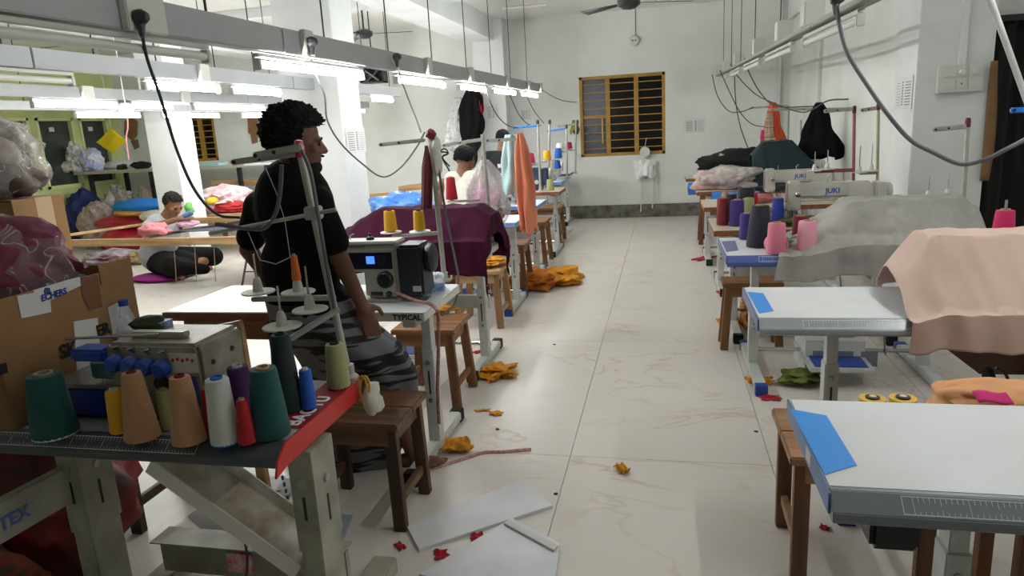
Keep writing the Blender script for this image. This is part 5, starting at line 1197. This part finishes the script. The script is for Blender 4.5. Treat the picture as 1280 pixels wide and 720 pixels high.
def place(me, name, m, parent):
    me.transform(Matrix.Translation(-Vector(parent.location))); me.name = name; me.materials.clear(); me.materials.append(m)
    o = bpy.data.objects.new(name, me); C.objects.link(o); o.parent = parent; return o
def basis(f, up=(0,0,1)):
    f = Vector(f).normalized(); up = Vector(up); r = f.cross(up).normalized(); u = r.cross(f); return Matrix((r, f, u)).transposed()
def head_prims(c, M, s=1.0):
    c = Vector(c); P = lambda x, y, z: c+M @ Vector((x*s, y*s, z*s)); out = []
    E = lambda x, y, z, dx, dy, dz: out.append(('ell', P(x,y,z), (dx*s,dy*s,dz*s), M))
    E(0,-.012,.03,.15,.19,.17); E(0,.02,-.025,.13,.155,.17); E(0,.045,-.08,.09,.09,.075)      # cranium, face, jaw
    E(0,.075,.012,.11,.04,.03)                                                              # brow
    out.append(('cap', P(0,.088,.005), P(0,.108,-.03), .009*s, .014*s))                     # nose
    E(.016,.096,-.036,.02,.02,.016); E(-.016,.096,-.036,.02,.02,.016)
    E(0,.088,-.064,.045,.022,.012); E(0,.087,-.075,.04,.02,.013); E(0,.082,-.1,.04,.035,.03)  # lips, chin
    for sx in (-1,1):
        E(sx*.045,.062,-.02,.045,.04,.04); E(sx*.076,-.012,-.01,.02,.045,.065)             # cheek, ear
    return out
def hair_mesh(c, M, s=1.0, thick=.018, curl=.016, front=.062, low=-.045, seed=1, fr=26):
    bm = bmesh.new(); bmesh.ops.create_icosphere(bm, subdivisions=5, radius=1); c = Vector(c)
    kill = []
    for v in bm.verts:
        p = v.co.copy(); q = Vector((p.x*.078, -.014+p.y*.099, .032+p.z*.09))
        d = (Vector((p.x*.9,p.y,p.z))).normalized()
        n = curl*(noise.noise(p*fr*.3+Vector((seed,)*3))+.8*abs(noise.noise(p*fr*.6+Vector((seed+4,)*3))))
        q += d*(thick+n)
        lim = low if p.y < 0 else low+(.075-low)*max(0, (p.y-.0))*1.15
        if q.z < lim or (p.y > .3 and q.z < .06): kill.append(v)
        v.co = c+M @ (q*s)
    bmesh.ops.delete(bm, geom=kill, context='VERTS')
    me = bpy.data.meshes.new('hair'); bm.to_mesh(me); bm.free(); me.shade_smooth(); return me
def eyes(root, c, M, s=1.0):
    for sx in (-1,1):
        p = Vector(c)+M @ Vector((sx*.032*s,.083*s,-.002*s))
        MB().lathe([(1e-4,-.011*s),(.009*s,-.007*s),(.0115*s,0),(.009*s,.007*s),(1e-4,.011*s)], p, 12, M).build('eye', mat('eye dark', (40,32,28), .2), root, True)
        MB().tube([p+M @ Vector((-.018*s,.006*s,.016*s)), p+M @ Vector((.0,.012*s,.021*s)), p+M @ Vector((.018*s,.006*s,.016*s))], .0035*s, 6).build('eyebrow', mat('brow hair', (18,15,14), .9), root, True)
def hand(wrist, d, palm_n, s=1.0, curl=.5, side=1):
    """palm and five tapering, bent fingers; d points to the fingertips, palm_n out of the palm, side = thumb side"""
    w, d, n = Vector(wrist), Vector(d).normalized(), Vector(palm_n); n = (n-d*n.dot(d)).normalized(); x = d.cross(n).normalized()*side
    out = []; M = Matrix((x, d, n)).transposed()
    out.append(('ell', w+d*.045*s, (.08*s,.11*s,.034*s), M)); out.append(('cap', w-d*.02*s, w+d*.03*s, .025*s, .03*s))
    for k, (ox, L) in enumerate(((.03,.075),(.011,.085),(-.009,.079),(-.028,.062))):
        a = w+d*.085*s+x*ox*s; dirv = d.copy(); r = .0092*s
        for j in range(3):
            cu = curl*(.35+.45*j); dj = (d*math.cos(cu)+n*math.sin(cu)+x*ox*.8).normalized(); b = a+dj*L*s*(.45,.32,.23)[j]
            out.append(('cap', a, b, r, r*.92)); a = b; r *= .92
    a = w+d*.025*s+x*.034*s; t1 = (d*.65+x*.7+n*.25).normalized(); b = a+t1*.04*s; t2 = (d*.9+x*.25+n*.35).normalized(); c = b+t2*.035*s
    out += [('cap', a, b, .0125*s, .0105*s), ('cap', b, c, .0105*s, .009*s)]
    return out
SKIN = mat('brown skin', (112,72,52), .55, var=.12, vs=7)
SKIN2 = mat('warm brown skin', (138,92,66), .55, var=.12, vs=7)
HAIR = mat('black hair', (10,9,10), .75, bump=.8, bs=120, spec=.25)
# --- man in black T-shirt standing at the second table
Y0 = 2.58
root = thing('person', 'man in black T-shirt and zebra-patterned wrap standing at the machine, looking right', 'person', (-1.4,2.72,0))
hc = at(371,176,Y0); HM = basis((.86,.48,-.14), (.03,-.05,1))
nk = at(372,225,Y0); chest = at(368,262,Y0); pel = at(392,392,Y0+.02); waist = at(375,340,Y0)
rs = at(402,243,Y0-.08); ls = at(316,250,Y0+.08)
re = at(424,322,Y0-.06); rw = at(452,380,Y0-.02); le = at(311,312,Y0+.1); lw = at(338,352,Y0+.14)
pr = head_prims(hc, HM)
pr += [('cap', hc+Vector((-.02,-.01,-.06)), nk+Vector((0,0,-.03)), .054, .062), ('cap', ls+Vector((.03,0,-.03)), rs+Vector((-.03,0,-.03)), .06, .06), ('ell', chest, (.34,.23,.36), basis((.4,.9,0))), ('ell', waist, (.3,.22,.34), basis((.4,.9,0))), ('ell', pel, (.32,.24,.26), basis((.4,.9,0)))]
rs += Vector((-.015,0,-.02)); ls += Vector((.015,0,-.02))
pr += [('cap', rs, re, .05, .038), ('cap', re, rw, .039, .026), ('cap', ls, le, .05, .038), ('cap', le, lw, .041, .026)]
pr += hand(rw, (rw-re).normalized()*.7+Vector((.12,0,-.55)), (-.6,.6,.1), 1.0, .45, 1)
pr += hand(lw, (.5,.6,-.6), (.3,.5,.8), 1.0, .4, -1)
rk = at(478,468,2.7); lk = at(440,470,2.86); ra = at(516,568,2.8); la = at(430,600,2.9)
ra.z = .09; la.z = .09
pr += [('cap', pel+Vector((.06,0,-.03)), rk, .095, .065), ('cap', rk, ra, .06, .036), ('cap', pel+Vector((-.05,.03,-.05)), lk, .095, .065), ('cap', lk, la, .06, .036)]
for an, dx in ((ra, (.9,.25)), (la, (.7,.6))):
    f = Vector((dx[0], dx[1], 0)).normalized(); 
    pr += [('cap', Vector((an.x,an.y,.045))-f*.04, Vector((an.x,an.y,.03))+f*.11, .034, .022), ('cap', Vector((an.x,an.y,.05)), an, .034, .036)]
    for k in range(5): sd = Vector((-f.y,f.x,0)); q = Vector((an.x,an.y,.02))+f*(.12-.006*k*k*.5)+sd*(.03-.015*k); pr.append(('cap', q, q+f*.03, .012-.001*k, .01-.001*k))
place(remeshed(pr, .006, 3), 'body', SKIN, root)
place(hair_mesh(hc, HM, 1.02, .022, .02, seed=3, fr=34), 'hair', HAIR, root)
eyes(root, hc, HM)
bd = remeshed([('ell', hc+HM @ Vector((0,.05,-.098)), (.1,.105,.075), HM), ('ell', hc+HM @ Vector((.058,.0,-.06)), (.02,.06,.09), HM), ('ell', hc+HM @ Vector((-.058,.0,-.06)), (.02,.06,.09), HM), ('ell', hc+HM @ Vector((0,.1,-.052)), (.05,.02,.012), HM)], .006, 2)
place(bd, 'beard', HAIR, root)
SHIRT = mat('black T-shirt cotton', (10,10,11), .95, bump=.35, bs=9, spec=.2)
re2 = rs.lerp(re, .72); le2 = ls.lerp(le, .72)
sh = [('cap', ls+Vector((.02,0,-.015)), rs+Vector((-.02,0,-.015)), .076, .076), ('ell', chest, (.39,.28,.42), basis((.4,.9,0))), ('ell', waist, (.37,.29,.4), basis((.4,.9,0))), ('ell', pel+Vector((-.01,0,.05)), (.4,.3,.24), basis((.4,.9,0))), ('cap', rs+Vector((-.012,0,-.02)), re2, .066, .062), ('cap', ls+Vector((.012,0,-.02)), le2, .066, .062), ('cap', nk+Vector((0,0,-.01)), chest, .066, .12)]
place(remeshed(sh, .008, 5), 'tshirt', SHIRT, root)
def lungi_mat():
    m = mat('zebra wrap cloth', (96,97,102), .85, sheen=.2); nt = m.node_tree; n = nt.nodes; l = nt.links; b = n['Principled BSDF']
    tc = n.new('ShaderNodeTexCoord'); mp = n.new('ShaderNodeMapping'); mp.inputs['Scale'].default_value = (4,4,22); mp.inputs['Rotation'].default_value = (0,R(-24),0); l.new(tc.outputs['Object'], mp.inputs[0])
    nz = n.new('ShaderNodeTexNoise'); nz.inputs['Scale'].default_value = 1.0; nz.inputs['Detail'].default_value = 1.5; nz.inputs['Distortion'].default_value = .6; l.new(mp.outputs[0], nz.inputs['Vector'])
    r = n.new('ShaderNodeValToRGB'); r.color_ramp.elements[0].position = .47; r.color_ramp.elements[0].color = lin((22,22,25)); r.color_ramp.elements[1].position = .5; r.color_ramp.elements[1].color = lin((104,105,110))
    l.new(nz.outputs['Fac'], r.inputs[0]); l.new(r.outputs[0], b.inputs['Base Color']); return m
rings = [(at(388,372,Y0+.01),.19,.15),(at(400,400,Y0+.03),.205,.16),(at(432,432,2.66),.245,.15),(at(452,468,2.72),.255,.14),(at(455,505,2.78),.25,.13),(at(450,550,2.84),.22,.13),(at(440,597,2.88),.19,.14)]
def lg(u, v):
    k = v*(len(rings)-1); i = min(len(rings)-2, int(k)); f = k-i; a, b = rings[i], rings[i+1]; f = f*f*(3-2*f)*.5+f*.5
    c = a[0].lerp(b[0], f); rx = a[1]+(b[1]-a[1])*f; ry = a[2]+(b[2]-a[2])*f; g = 2*PI*u
    rr = 1+(.035*math.sin(g*5+v*4)+.03*math.sin(g*9-v*6)+.06*noise.noise(Vector((math.cos(g)*1.6,math.sin(g)*1.6,v*4))))*min(1, v*2.5)
    return Vector((c.x+math.cos(g)*rx*rr, c.y+math.sin(g)*ry*rr, c.z))
place_l = MB().grid(lg, 72, 40).build('wrap_skirt', lungi_mat(), root, True, solid=.004)
# --- seated man in grey shirt at the embroidery frame
root = thing('person', 'man in grey shirt sitting on the floor at the embroidery frame', 'person', (-5.9,7.15,0))
Y = 7.15
hc = at(216,256,Y); HM = basis((.85,-.2,-.5), (.4,0,1)); nk = at(206,274,Y); ch = at(203,290,Y); pel = Vector((-5.98,7.2,.2))
rs = at(194,278,Y-.12); ls = at(208,278,Y+.16); re = at(182,286,Y-.25); rw = at(222,274,Y-.2); lw = at(232,276,Y+.05); le = at(214,296,Y+.28)
pr = head_prims(hc, HM, 1.12)+[('cap', hc+Vector((-.05,0,-.06)), nk, .06, .07), ('cap', rs, ls, .08, .08), ('ell', ch, (.28,.4,.4), None), ('cap', ch, pel+Vector((0,0,.05)), .15, .16), ('cap', rs, re, .055, .042), ('cap', re, rw, .042, .03), ('cap', ls, le, .055, .042), ('cap', le, lw, .042, .03)]
pr += hand(rw, (1,.15,.1), (0,.5,-.6), 1.1, .6, 1)+hand(lw, (.9,-.2,.1), (0,-.5,-.6), 1.1, .6, -1)
k1 = Vector((-5.52,6.85,.18)); k2 = Vector((-5.45,7.5,.18)); f1 = Vector((-5.6,7.25,.06)); f2 = Vector((-5.62,6.98,.07))
pr += [('cap', pel, k1, .12, .075), ('cap', k1, f1, .065, .04), ('cap', pel, k2, .12, .075), ('cap', k2, f2, .065, .04), ('cap', f2, f2+Vector((.2,-.12,-.02)), .04, .03), ('cap', f1, f1+Vector((.2,.1,0)), .04, .03)]
place(remeshed(pr, .01, 3), 'body', SKIN2, root)
place(hair_mesh(hc, HM, 1.14, .008, .012, seed=5, low=-.02), 'hair', mat('greying black hair', (22,20,20), .8, bump=.6, bs=90, spec=.25), root); eyes(root, hc, HM, 1.12)
place(remeshed([('ell', hc+HM @ Vector((0,.1,-.052)), (.06,.022,.016), HM)], .005, 1), 'moustache', HAIR, root)
GSH = mat('grey shirt cotton', (150,152,156), .9, sheen=.2, bump=.3, bs=12)
place(remeshed([('cap', rs, ls, .1, .1), ('ell', ch, (.34,.48,.46), None), ('cap', ch, pel+Vector((0,0,.06)), .19, .21), ('cap', rs, rs.lerp(re,.75), .08, .075), ('cap', ls, ls.lerp(le,.75), .08, .075)], .012, 4), 'shirt', GSH, root)
place(remeshed([('cap', pel, k1, .17, .12), ('cap', pel, k2, .17, .12), ('cap', k1+Vector((-.02,.04,.02)), f1+Vector((.05,0,.05)), .1, .08), ('ell', pel+Vector((.2,0,-.03)), (.6,.6,.3), None), ('cap', k1, k1+Vector((.3,.15,-.06)), .1, .06)], .014, 4), 'wrap_skirt', mat('dark wrap cloth', (16,15,16), .9, spec=.2), root)
tag(MB().lathe([(.015,-.06),(.03,-.045),(.03,.045),(.015,.06)], at(235,268,Y-.22), 14, (0,R(70),R(20))).build('blue_tool', mat('slate blue plastic', (72,110,150), .5)), 'slate blue thread tool held by the seated man', 'tool')
heap('green_yarn', 'bright green yarn bundle beside the seated man face', 'yarn', at(236,259,Y+.5)+Vector((0,0,0)), (.1,.1,.14), mat('bright green yarn', (110,180,90), .8), 3, .2, .2, sub=3)
# --- back views of two seated men in the left row
def seated_back(lab, x, y, hz, shirt, shirtm, sc=1.0, lean=.1, bare=False, sleeves=True, tilt=(.25,.85,-.45), seat=.46, hairlow=-.03):
    root = thing('person', lab, 'person', (x,y,0))
    hc = Vector((x+.02,y+lean,hz)); HM = basis(tilt); nk = Vector((x,y+lean*.6,hz-.14)); ch = Vector((x,y+.03,hz-.36)); pel = Vector((x,y,seat+.1))
    ls = Vector((x-.18,y+.04,hz-.22)); rs = Vector((x+.18,y+.04,hz-.22)); le = Vector((x-.25,y+.14,hz-.46)); re = Vector((x+.27,y+.14,hz-.46)); lw = Vector((x-.14,y+.36,hz-.5)); rw = Vector((x+.16,y+.36,hz-.5))
    lw.z = rw.z = .86
    pr = head_prims(hc, HM)+[('cap', hc+Vector((-.01,-.03,-.05)), nk, .055, .065), ('cap', ls, rs, .072, .072), ('ell', ch, (.36,.24,.42), None), ('cap', ch, pel, .14, .15), ('cap', ls, le, .052, .04), ('cap', le, lw, .04, .028), ('cap', rs, re, .052, .04), ('cap', re, rw, .04, .028)]
    pr += hand(lw, (.3,1,-.2), (0,0,-1), 1, .3, 1)+hand(rw, (-.3,1,-.2), (0,0,-1), 1, .3, -1)
    kl = Vector((x-.13,y+.42,seat+.06)); kr = Vector((x+.13,y+.42,seat+.06)); fl_ = Vector((x-.13,y+.42,.06)); fr_ = Vector((x+.13,y+.42,.06))
    pr += [('cap', pel, kl, .11, .07), ('cap', kl, fl_, .06, .04), ('cap', pel, kr, .11, .07), ('cap', kr, fr_, .06, .04), ('cap', fl_, fl_+Vector((0,.16,-.02)), .04, .03), ('cap', fr_, fr_+Vector((0,.16,-.02)), .04, .03)]
    place(remeshed(pr, .009, 3), 'body', SKIN2, root)
    place(hair_mesh(hc, HM, 1.0, .012, .012, seed=int(x*7), low=hairlow), 'hair', HAIR, root)
    if sleeves: sp = [('cap', ls, rs, .09, .09), ('ell', ch, (.42,.3,.46), None), ('cap', ch, pel, .17, .19), ('cap', ls, ls.lerp(le,.8), .075, .068), ('cap', rs, rs.lerp(re,.8), .075, .068)]
    else: sp = [('ell', ch+Vector((0,0,-.03)), (.41,.33,.46), None), ('cap', ch+Vector((0,0,-.08)), pel, .175, .19), ('cap', Vector((x-.085,y+.02,hz-.17)), Vector((x-.09,y+.02,hz-.32)), .085, .09), ('cap', Vector((x+.085,y+.02,hz-.17)), Vector((x+.09,y+.02,hz-.32)), .085, .09)]
    place(remeshed(sp, .01, 3), shirt, shirtm, root)
    place(remeshed([('cap', pel, kl, .14, .1), ('cap', pel, kr, .14, .1), ('cap', kl, fl_+Vector((0,0,.1)), .09, .07), ('cap', kr, fr_+Vector((0,0,.1)), .09, .07)], .012, 4), 'trousers', mat('dark trousers', (44,46,56), .9), root)
    return root
p = at(578,201,6.3)
seated_back('man in white sleeveless vest sitting with his back to camera', p.x, 6.22, p.z-.0, 'vest', mat('white vest cotton', (226,222,208), .9, sheen=.2), sleeves=False, tilt=(.5,.75,-.4))
stool('wooden stool the man in white vest sits on', p.x-.2, p.x+.2, 6.08, 6.4, h=.45)
p = at(627,175,9.2)
r4 = seated_back('man in black printed shirt sitting far back in the left row', p.x, 9.1, p.z, 'shirt', mat('black shirt cotton', (24,25,30), .9, var=.0), tilt=(.2,.9,-.3))
MB().grid(lambda u, v: Vector((p.x-.02+.2*u, 8.955-.0+.02*abs(u-.5), p.z-.42+.12*v)), 6, 4).build('shirt_print', mat('white pink print', (222,212,214)), r4, True, solid=.002)
stool('wooden stool the far man in black shirt sits on', p.x-.2, p.x+.2, 8.95, 9.25, h=.45)
# ================================================================ FLOOR LITTER
YEL = mat('marigold cloth', (226,150,20), .85, var=.25, vs=12)
def scrap(lab, px, py, w, d, h, m, seed, rz=0, name='fabric_scrap'):
    c = atz(px, py, 0)
    def fn(u, v):
        x = (u-.5)*w; y = (v-.5)*d*(1+.5*noise.noise(Vector((u*3,seed,1)))); e = noise.noise(Vector((u*2.3+seed,v*2.3,2)))
        x *= 1+.5*noise.noise(Vector((v*3,seed,5))); z = max(.002, h*(.5+e)+h*.4*noise.noise(Vector((u*7,v*7,seed))))
        return c+Vector((x*math.cos(rz)-y*math.sin(rz), x*math.sin(rz)+y*math.cos(rz), z))
    return tag(MB().grid(fn, 14, 12).build(name, m, solid=.003), lab, 'fabric scrap')
heap('yellow_cloth_heap', 'larger marigold cloth heap on the floor beside left row stools', 'cloth', (atz(697,352,0).x,atz(697,352,0).y,.07), (.42,.5,.14), YEL, 3, .35, .3)
heap('yellow_cloth_heap', 'orange yellow cloth heap under the raw wooden stool', 'cloth', (atz(672,358,0).x-.05,atz(672,360,0).y,.09), (.4,.4,.18), mat('deep marigold cloth', (206,116,24), .85, var=.3, vs=9), 6, .3, .3)
heap('yellow_cloth', 'marigold cloth draped on the raw wooden stool', 'cloth', (-1.44,5.3,.5), (.36,.36,.08), YEL, 5, .3, .25)
heap('yellow_cloth', 'marigold cloth on the stool behind cream table corner', 'cloth', (atz(575,374,.46).x-.05,3.87,.485), (.22,.1,.05), YEL, 5, .3, .25)
tg = heap('yellow_cloth_heap', 'tangled marigold strips heap by the third left table foot', 'cloth', (atz(622,468,0).x,atz(622,468,0).y,.03), (.19,.2,.06), YEL, 8, .5, .5, 9)
for k in range(5):
    c = atz(612+5*k, 466, 0); MB().tube(spline([c+Vector((.03*math.cos(k*2+j), .05*math.sin(k*3+j*1.3), .02+.03*abs(math.sin(j*1.7+k)))) for j in range(6)],5), .006, 5).build('strip', YEL, tg, True)
scrap('curled yellow cloth piece on the floor near bare foot', 570,562,.13,.14,.05,YEL,3,.4)
scrap('small yellow cloth piece in the aisle centre', 620,518,.07,.05,.015,YEL,5)
scrap('thin yellow strip beside the small yellow piece', 603,514,.08,.02,.01,YEL,7,.2)
scrap('lone yellow cloth scrap in the middle of the aisle', 777,588,.05,.08,.025,YEL,9,.5)
scrap('orange scrap on the white sheet under the foreground table', 340,617,.06,.02,.01,YEL,2,.3)
scrap('long orange scrap on white sheet below the brace', 352,648,.1,.035,.012,YEL,4,.7)
scrap('yellow cloth scraps under the second right table corner', 912,404,.16,.2,.03,YEL,4,.2)
scrap('yellow scrap at left of the third right table foot', 950,478,.14,.1,.03,YEL,6,.1)
heap('yellow_cloth_heap', 'brown yellow cloth heap between right table legs', 'cloth', (atz(935,405,0).x+.02,atz(935,405,0).y,.1), (.14,.6,.2), mat('brown marigold', (176,116,40), .85, var=.5, vs=9), 6, .3, .3)
RDS = mat('deep red cloth', (166,20,40), .85)
for lab, px, py, w, d, s in (('dark red scrap on floor near far right stools',880,323,.3,.12,3),('red scrap beside the third right table leg',909,366,.12,.16,4),('crimson scrap by right table blue foot',963,498,.08,.1,5),('red square scrap on the floor near stone slabs',596,673,.05,.045,6),('second red scrap between the stone slabs',552,694,.055,.05,7),
        ('red scrap at the dark stool leg',500,684,.05,.03,8),('tiny red scrap right of the raw stool',1031,661,.035,.03,9),('pink scrap below the third left table',597,441,.05,.05,2)):
    scrap(lab, px, py, w, d, .012, RDS, s, s*.3)
heap('green_scraps', 'olive green cloth scraps beside the right blue foot', 'cloth', (atz(1000,478,0).x,atz(1000,480,0).y,.05), (.2,.18,.06), mat('olive green scraps', (110,118,40), .85, var=.6, vs=10), 4, .4, .3)
heap('orange_scraps', 'orange cloth wad on the raw stool behind nearest right table', 'cloth', (1.0,2.35,.495), (.5,.3,.06), mat('light orange cloth', (220,160,110), .85), 4, .2, .1) if False else None
# stone slabs
SLAB = mat('white stone slab', (226,228,233), .4, var=.08, vs=4)
def slab_piece(lab, pts, th=.012, z=.0, m=SLAB):
    P = [atz(px, py, z) for px, py in pts]; c = sum(P, Vector())/len(P)
    return tag(MB().prism([(p.x-c.x, p.y-c.y) for p in P], th, (c.x,c.y,z+.001), ((1,0,0),(0,1,0),(0,0,1))).build('stone_slab', m, smooth=False, bevel=.001), lab, 'slab')
slab_piece('upper loose white stone slab lying in the aisle', [(508,660),(524,690),(691,635),(656,601)])
slab_piece('lower loose white stone slab with grooved strip', [(524,722),(690,764),(700,683),(640,651)], .014)
slab_piece('thin stone strip lying on the lower slab', [(636,652),(698,684),(692,690),(630,656)], .008, .016, PAPER)
slab_piece('small grey board on floor beneath the foreground table', [(335,671),(425,686),(441,646),(388,641)], .008, 0, mat('blue grey board', (150,158,176), .5))
tag(MB().add([tuple(atz(px,py,.003)) for px,py in ((235,645),(262,672),(310,668),(345,655),(372,600),(318,592),(280,612))], [tuple(range(7))]).build('plastic_sheet', mat('white polythene', (222,224,228), .3, bump=.3, bs=10), solid=.002), 'white plastic sheet spread on floor under the foreground table', 'sheet')
tape('floor_tape', 'pink measuring tape end lying along the aisle floor', [atz(px,py,.006) for px,py in ((535,588),(560,580),(585,572),(605,566),(630,565),(664,562))], .018, PINKT)
# carton and other things below the right tables
cb = carton('white printed carton on the floor under the third right table', atz(1008,475,0).x, atz(1084,478,0).x, 4.15, 4.5, 0, .22, mat('white carton', (206,206,204), .7))
text('lettering', 'SEWING', .05, (atz(1008,475,0).x+.05,4.149,.05), (1,0,0), (0,0,1), mat('grey ink', (90,92,110), .7), cb) if False else None
for k in range(3): MB().bb(atz(1008,475,0).x+.04+.13*k, atz(1008,475,0).x+.13+.13*k, 4.1485, 4.15, .07, .16).build('printed_mark', mat('grey print', (120,122,132)), cb, True, False)
# yellow bobbin discs at far edge of the nearest right table
for k, px in enumerate((1090,1128)):
    c = atz(px, 500, .77); d = thing('bobbin_reel', '%s yellow reel lying at far edge of nearest right table' % ('left','right')[k], 'reel', (c.x, 1.93+0*c.y, .735))
    d.location = (at(px,499,1.93).x, 1.925, at(px,505,1.925).z)
    MB().lathe([(.012,0),(.034,.0),(.034,.018),(.012,.018)], n=20).build('yellow_rim', mat('yellow plastic', (222,184,60), .5), d); MB().lathe([(.018,.018),(.018,.022),(.009,.022)], n=16).build('black_ring', BLACK_PL, d); MB().lathe([(.009,.018),(.009,.024),(0,.024)], n=12).build('white_hub', GREYPL, d)
heap('orange_cloth', 'light orange cloth lump at far side of nearest right table', 'cloth', (at(1245,500,2.1).x,2.12,.7), (.32,.2,.08), mat('light orange cloth', (214,156,108), .85), 4, .2, .1)
tag(MB().grid(lambda u, v: Vector((at(1224,500,2.0).x+.085*u, 2.0+.05*v, at(1240,499,2.0).z-.01+.012*v+.004*math.sin(u*6))), 5, 4).build('magenta_scrap', mat('magenta cloth', (196,24,110), .8), solid=.003), 'magenta cloth scrap at far edge of nearest right table', 'fabric scrap')
rs_ = thing('support_shelf', 'wooden shelf between the first and second right tables', 'shelf', (1.15,2.2,0))
MB().bb(.95,1.6,1.98,2.3,.63,.66).build('board', WD_PALE, rs_, True, False, .004)
for x in (1.0,1.55):
    for y in (2.02,2.26): MB().bb(x-.02,x+.02,y-.02,y+.02,0,.63).build('leg', WD_STOOL_Z, rs_, True, False)
tag(MB().bb(-1.1,-1.02,3.02,3.1,.771,.7725).build('dummy', PAPER), 'x', 'x') if False else None
# little specks of dirt
DIRT = mat('dark lint', (60,50,46), .95)
for k, (px, py, lab) in enumerate(((695,618,'dark lint speck on the tile joint near stone slab'),(622,537,'dark lint speck beside the yellow aisle scraps'),(693,431,'dark lint speck in the far aisle'),(945,540,'dark lint speck left of the raw-wood stool'))):
    tag(MB().blob(atz(px,py,0)+Vector((0,0,.004)), (.02,.016,.008), .3, 3, k, 2).build('lint_speck', DIRT), lab, 'lint')

# raw wooden frame standing behind the overlock
wf = thing('wooden_trestle', 'raw wooden trestle standing behind the overlock', 'trestle', (at(290,440,2.25).x, 2.25, 0))
for px0, py0, px1, py1 in ((297,408,312,480),(266,416,276,480)):
    a = at(px0,py0,2.2); MB().bar(a, Vector((a.x+.02, 2.2, 0)), .04, .03).build('post', WD_PALE, wf, True, False, .003)
MB().bar(at(262,414,2.2), at(302,406,2.2), .03, .035).build('top_rail', WD_PALE, wf, True, False, .003)
# ================================================================ SUB-PARTS: pieces that belong to a part hang under that part
SUB = {'slot':('leg','leg_extension'), 'bolt':('leg','leg_extension'), 'foot_cap':('foot',), 'pedal_mat':('pedal_frame',), 'ruler_print':('front_edge',), 'spindle':('spool_disc',), 'cone_holder':('spool_disc',), 'eyelet':('guide_arm',),
       'display':('panel',), 'button':('panel',), 'handwheel':('motor_cover','body'), 'label_plate':('motor_cover','column'), 'stitch_dial':('column',), 'face_plate':('head',), 'needle_bar':('head',), 'presser_bar':('head',), 'presser_foot':('head',), 'tension_dial':('head',),
       'thread_pin':('arm',), 'thread_guide':('arm',), 'knob':('switch','column'), 'socket_hole':('switch',), 'crossbar_flange':('crossbar',), 'print':('sheet',), 'lashing':('long_beam',), 'trestle_rung':('trestle_leg',), 'hanging_string':('long_beam',),
       'thread_hook':('tension_knob',), 'needle':('needle_housing',), 'red_print':('white_label',), 'eye':('body',), 'eyebrow':('body',), 'moustache':('body',), 'beard':('body',), 'shirt_print':('shirt',), 'window_latch':('window_frame',), 'glass_sticker':('pane',), 'end_cap':('lamp_housing',),
       'strain_relief':('plug',), 'cap':('pole','bottle_body'), 'clamp':('pole',), 'edge_label':('side_edge',), 'corner_sticker':('tabletop',), 'brand_sticker':('tabletop',), 'bottle_label':('bottle_body',), 'roll_end':('roll_body',), 'hub':('roll_body',), 'string':('roll_body',), 'packing_tape':('side_panel',), 'taped_paper':('side_panel',), 'printed_strip':('side_panel',), 'printed_mark':('side_panel','end_panel')}
def _bn(o): return o.name.split('.')[0]
def _ctr(o):
    vs = o.data.vertices; n = len(vs); st = max(1, n//40); c = Vector(); k = 0
    for i in range(0, n, st): c += vs[i].co; k += 1
    return c/max(1, k)
for root in [o for o in C.objects if o.parent is None and o.children]:
    kids = [k for k in root.children if k.type == 'MESH']; by = {}
    for k in kids: by.setdefault(_bn(k), []).append(k)
    for nm, targets in SUB.items():
        for k in by.get(nm, ()):
            cand = [c for t_ in targets for c in by.get(t_, ()) if c.location.length < 1e-6 and c is not k and c.parent is root]
            if not cand or k.children: continue
            kc = _ctr(k)+k.location
            k.parent = min(cand, key=lambda c: (_ctr(c)-kc).length)
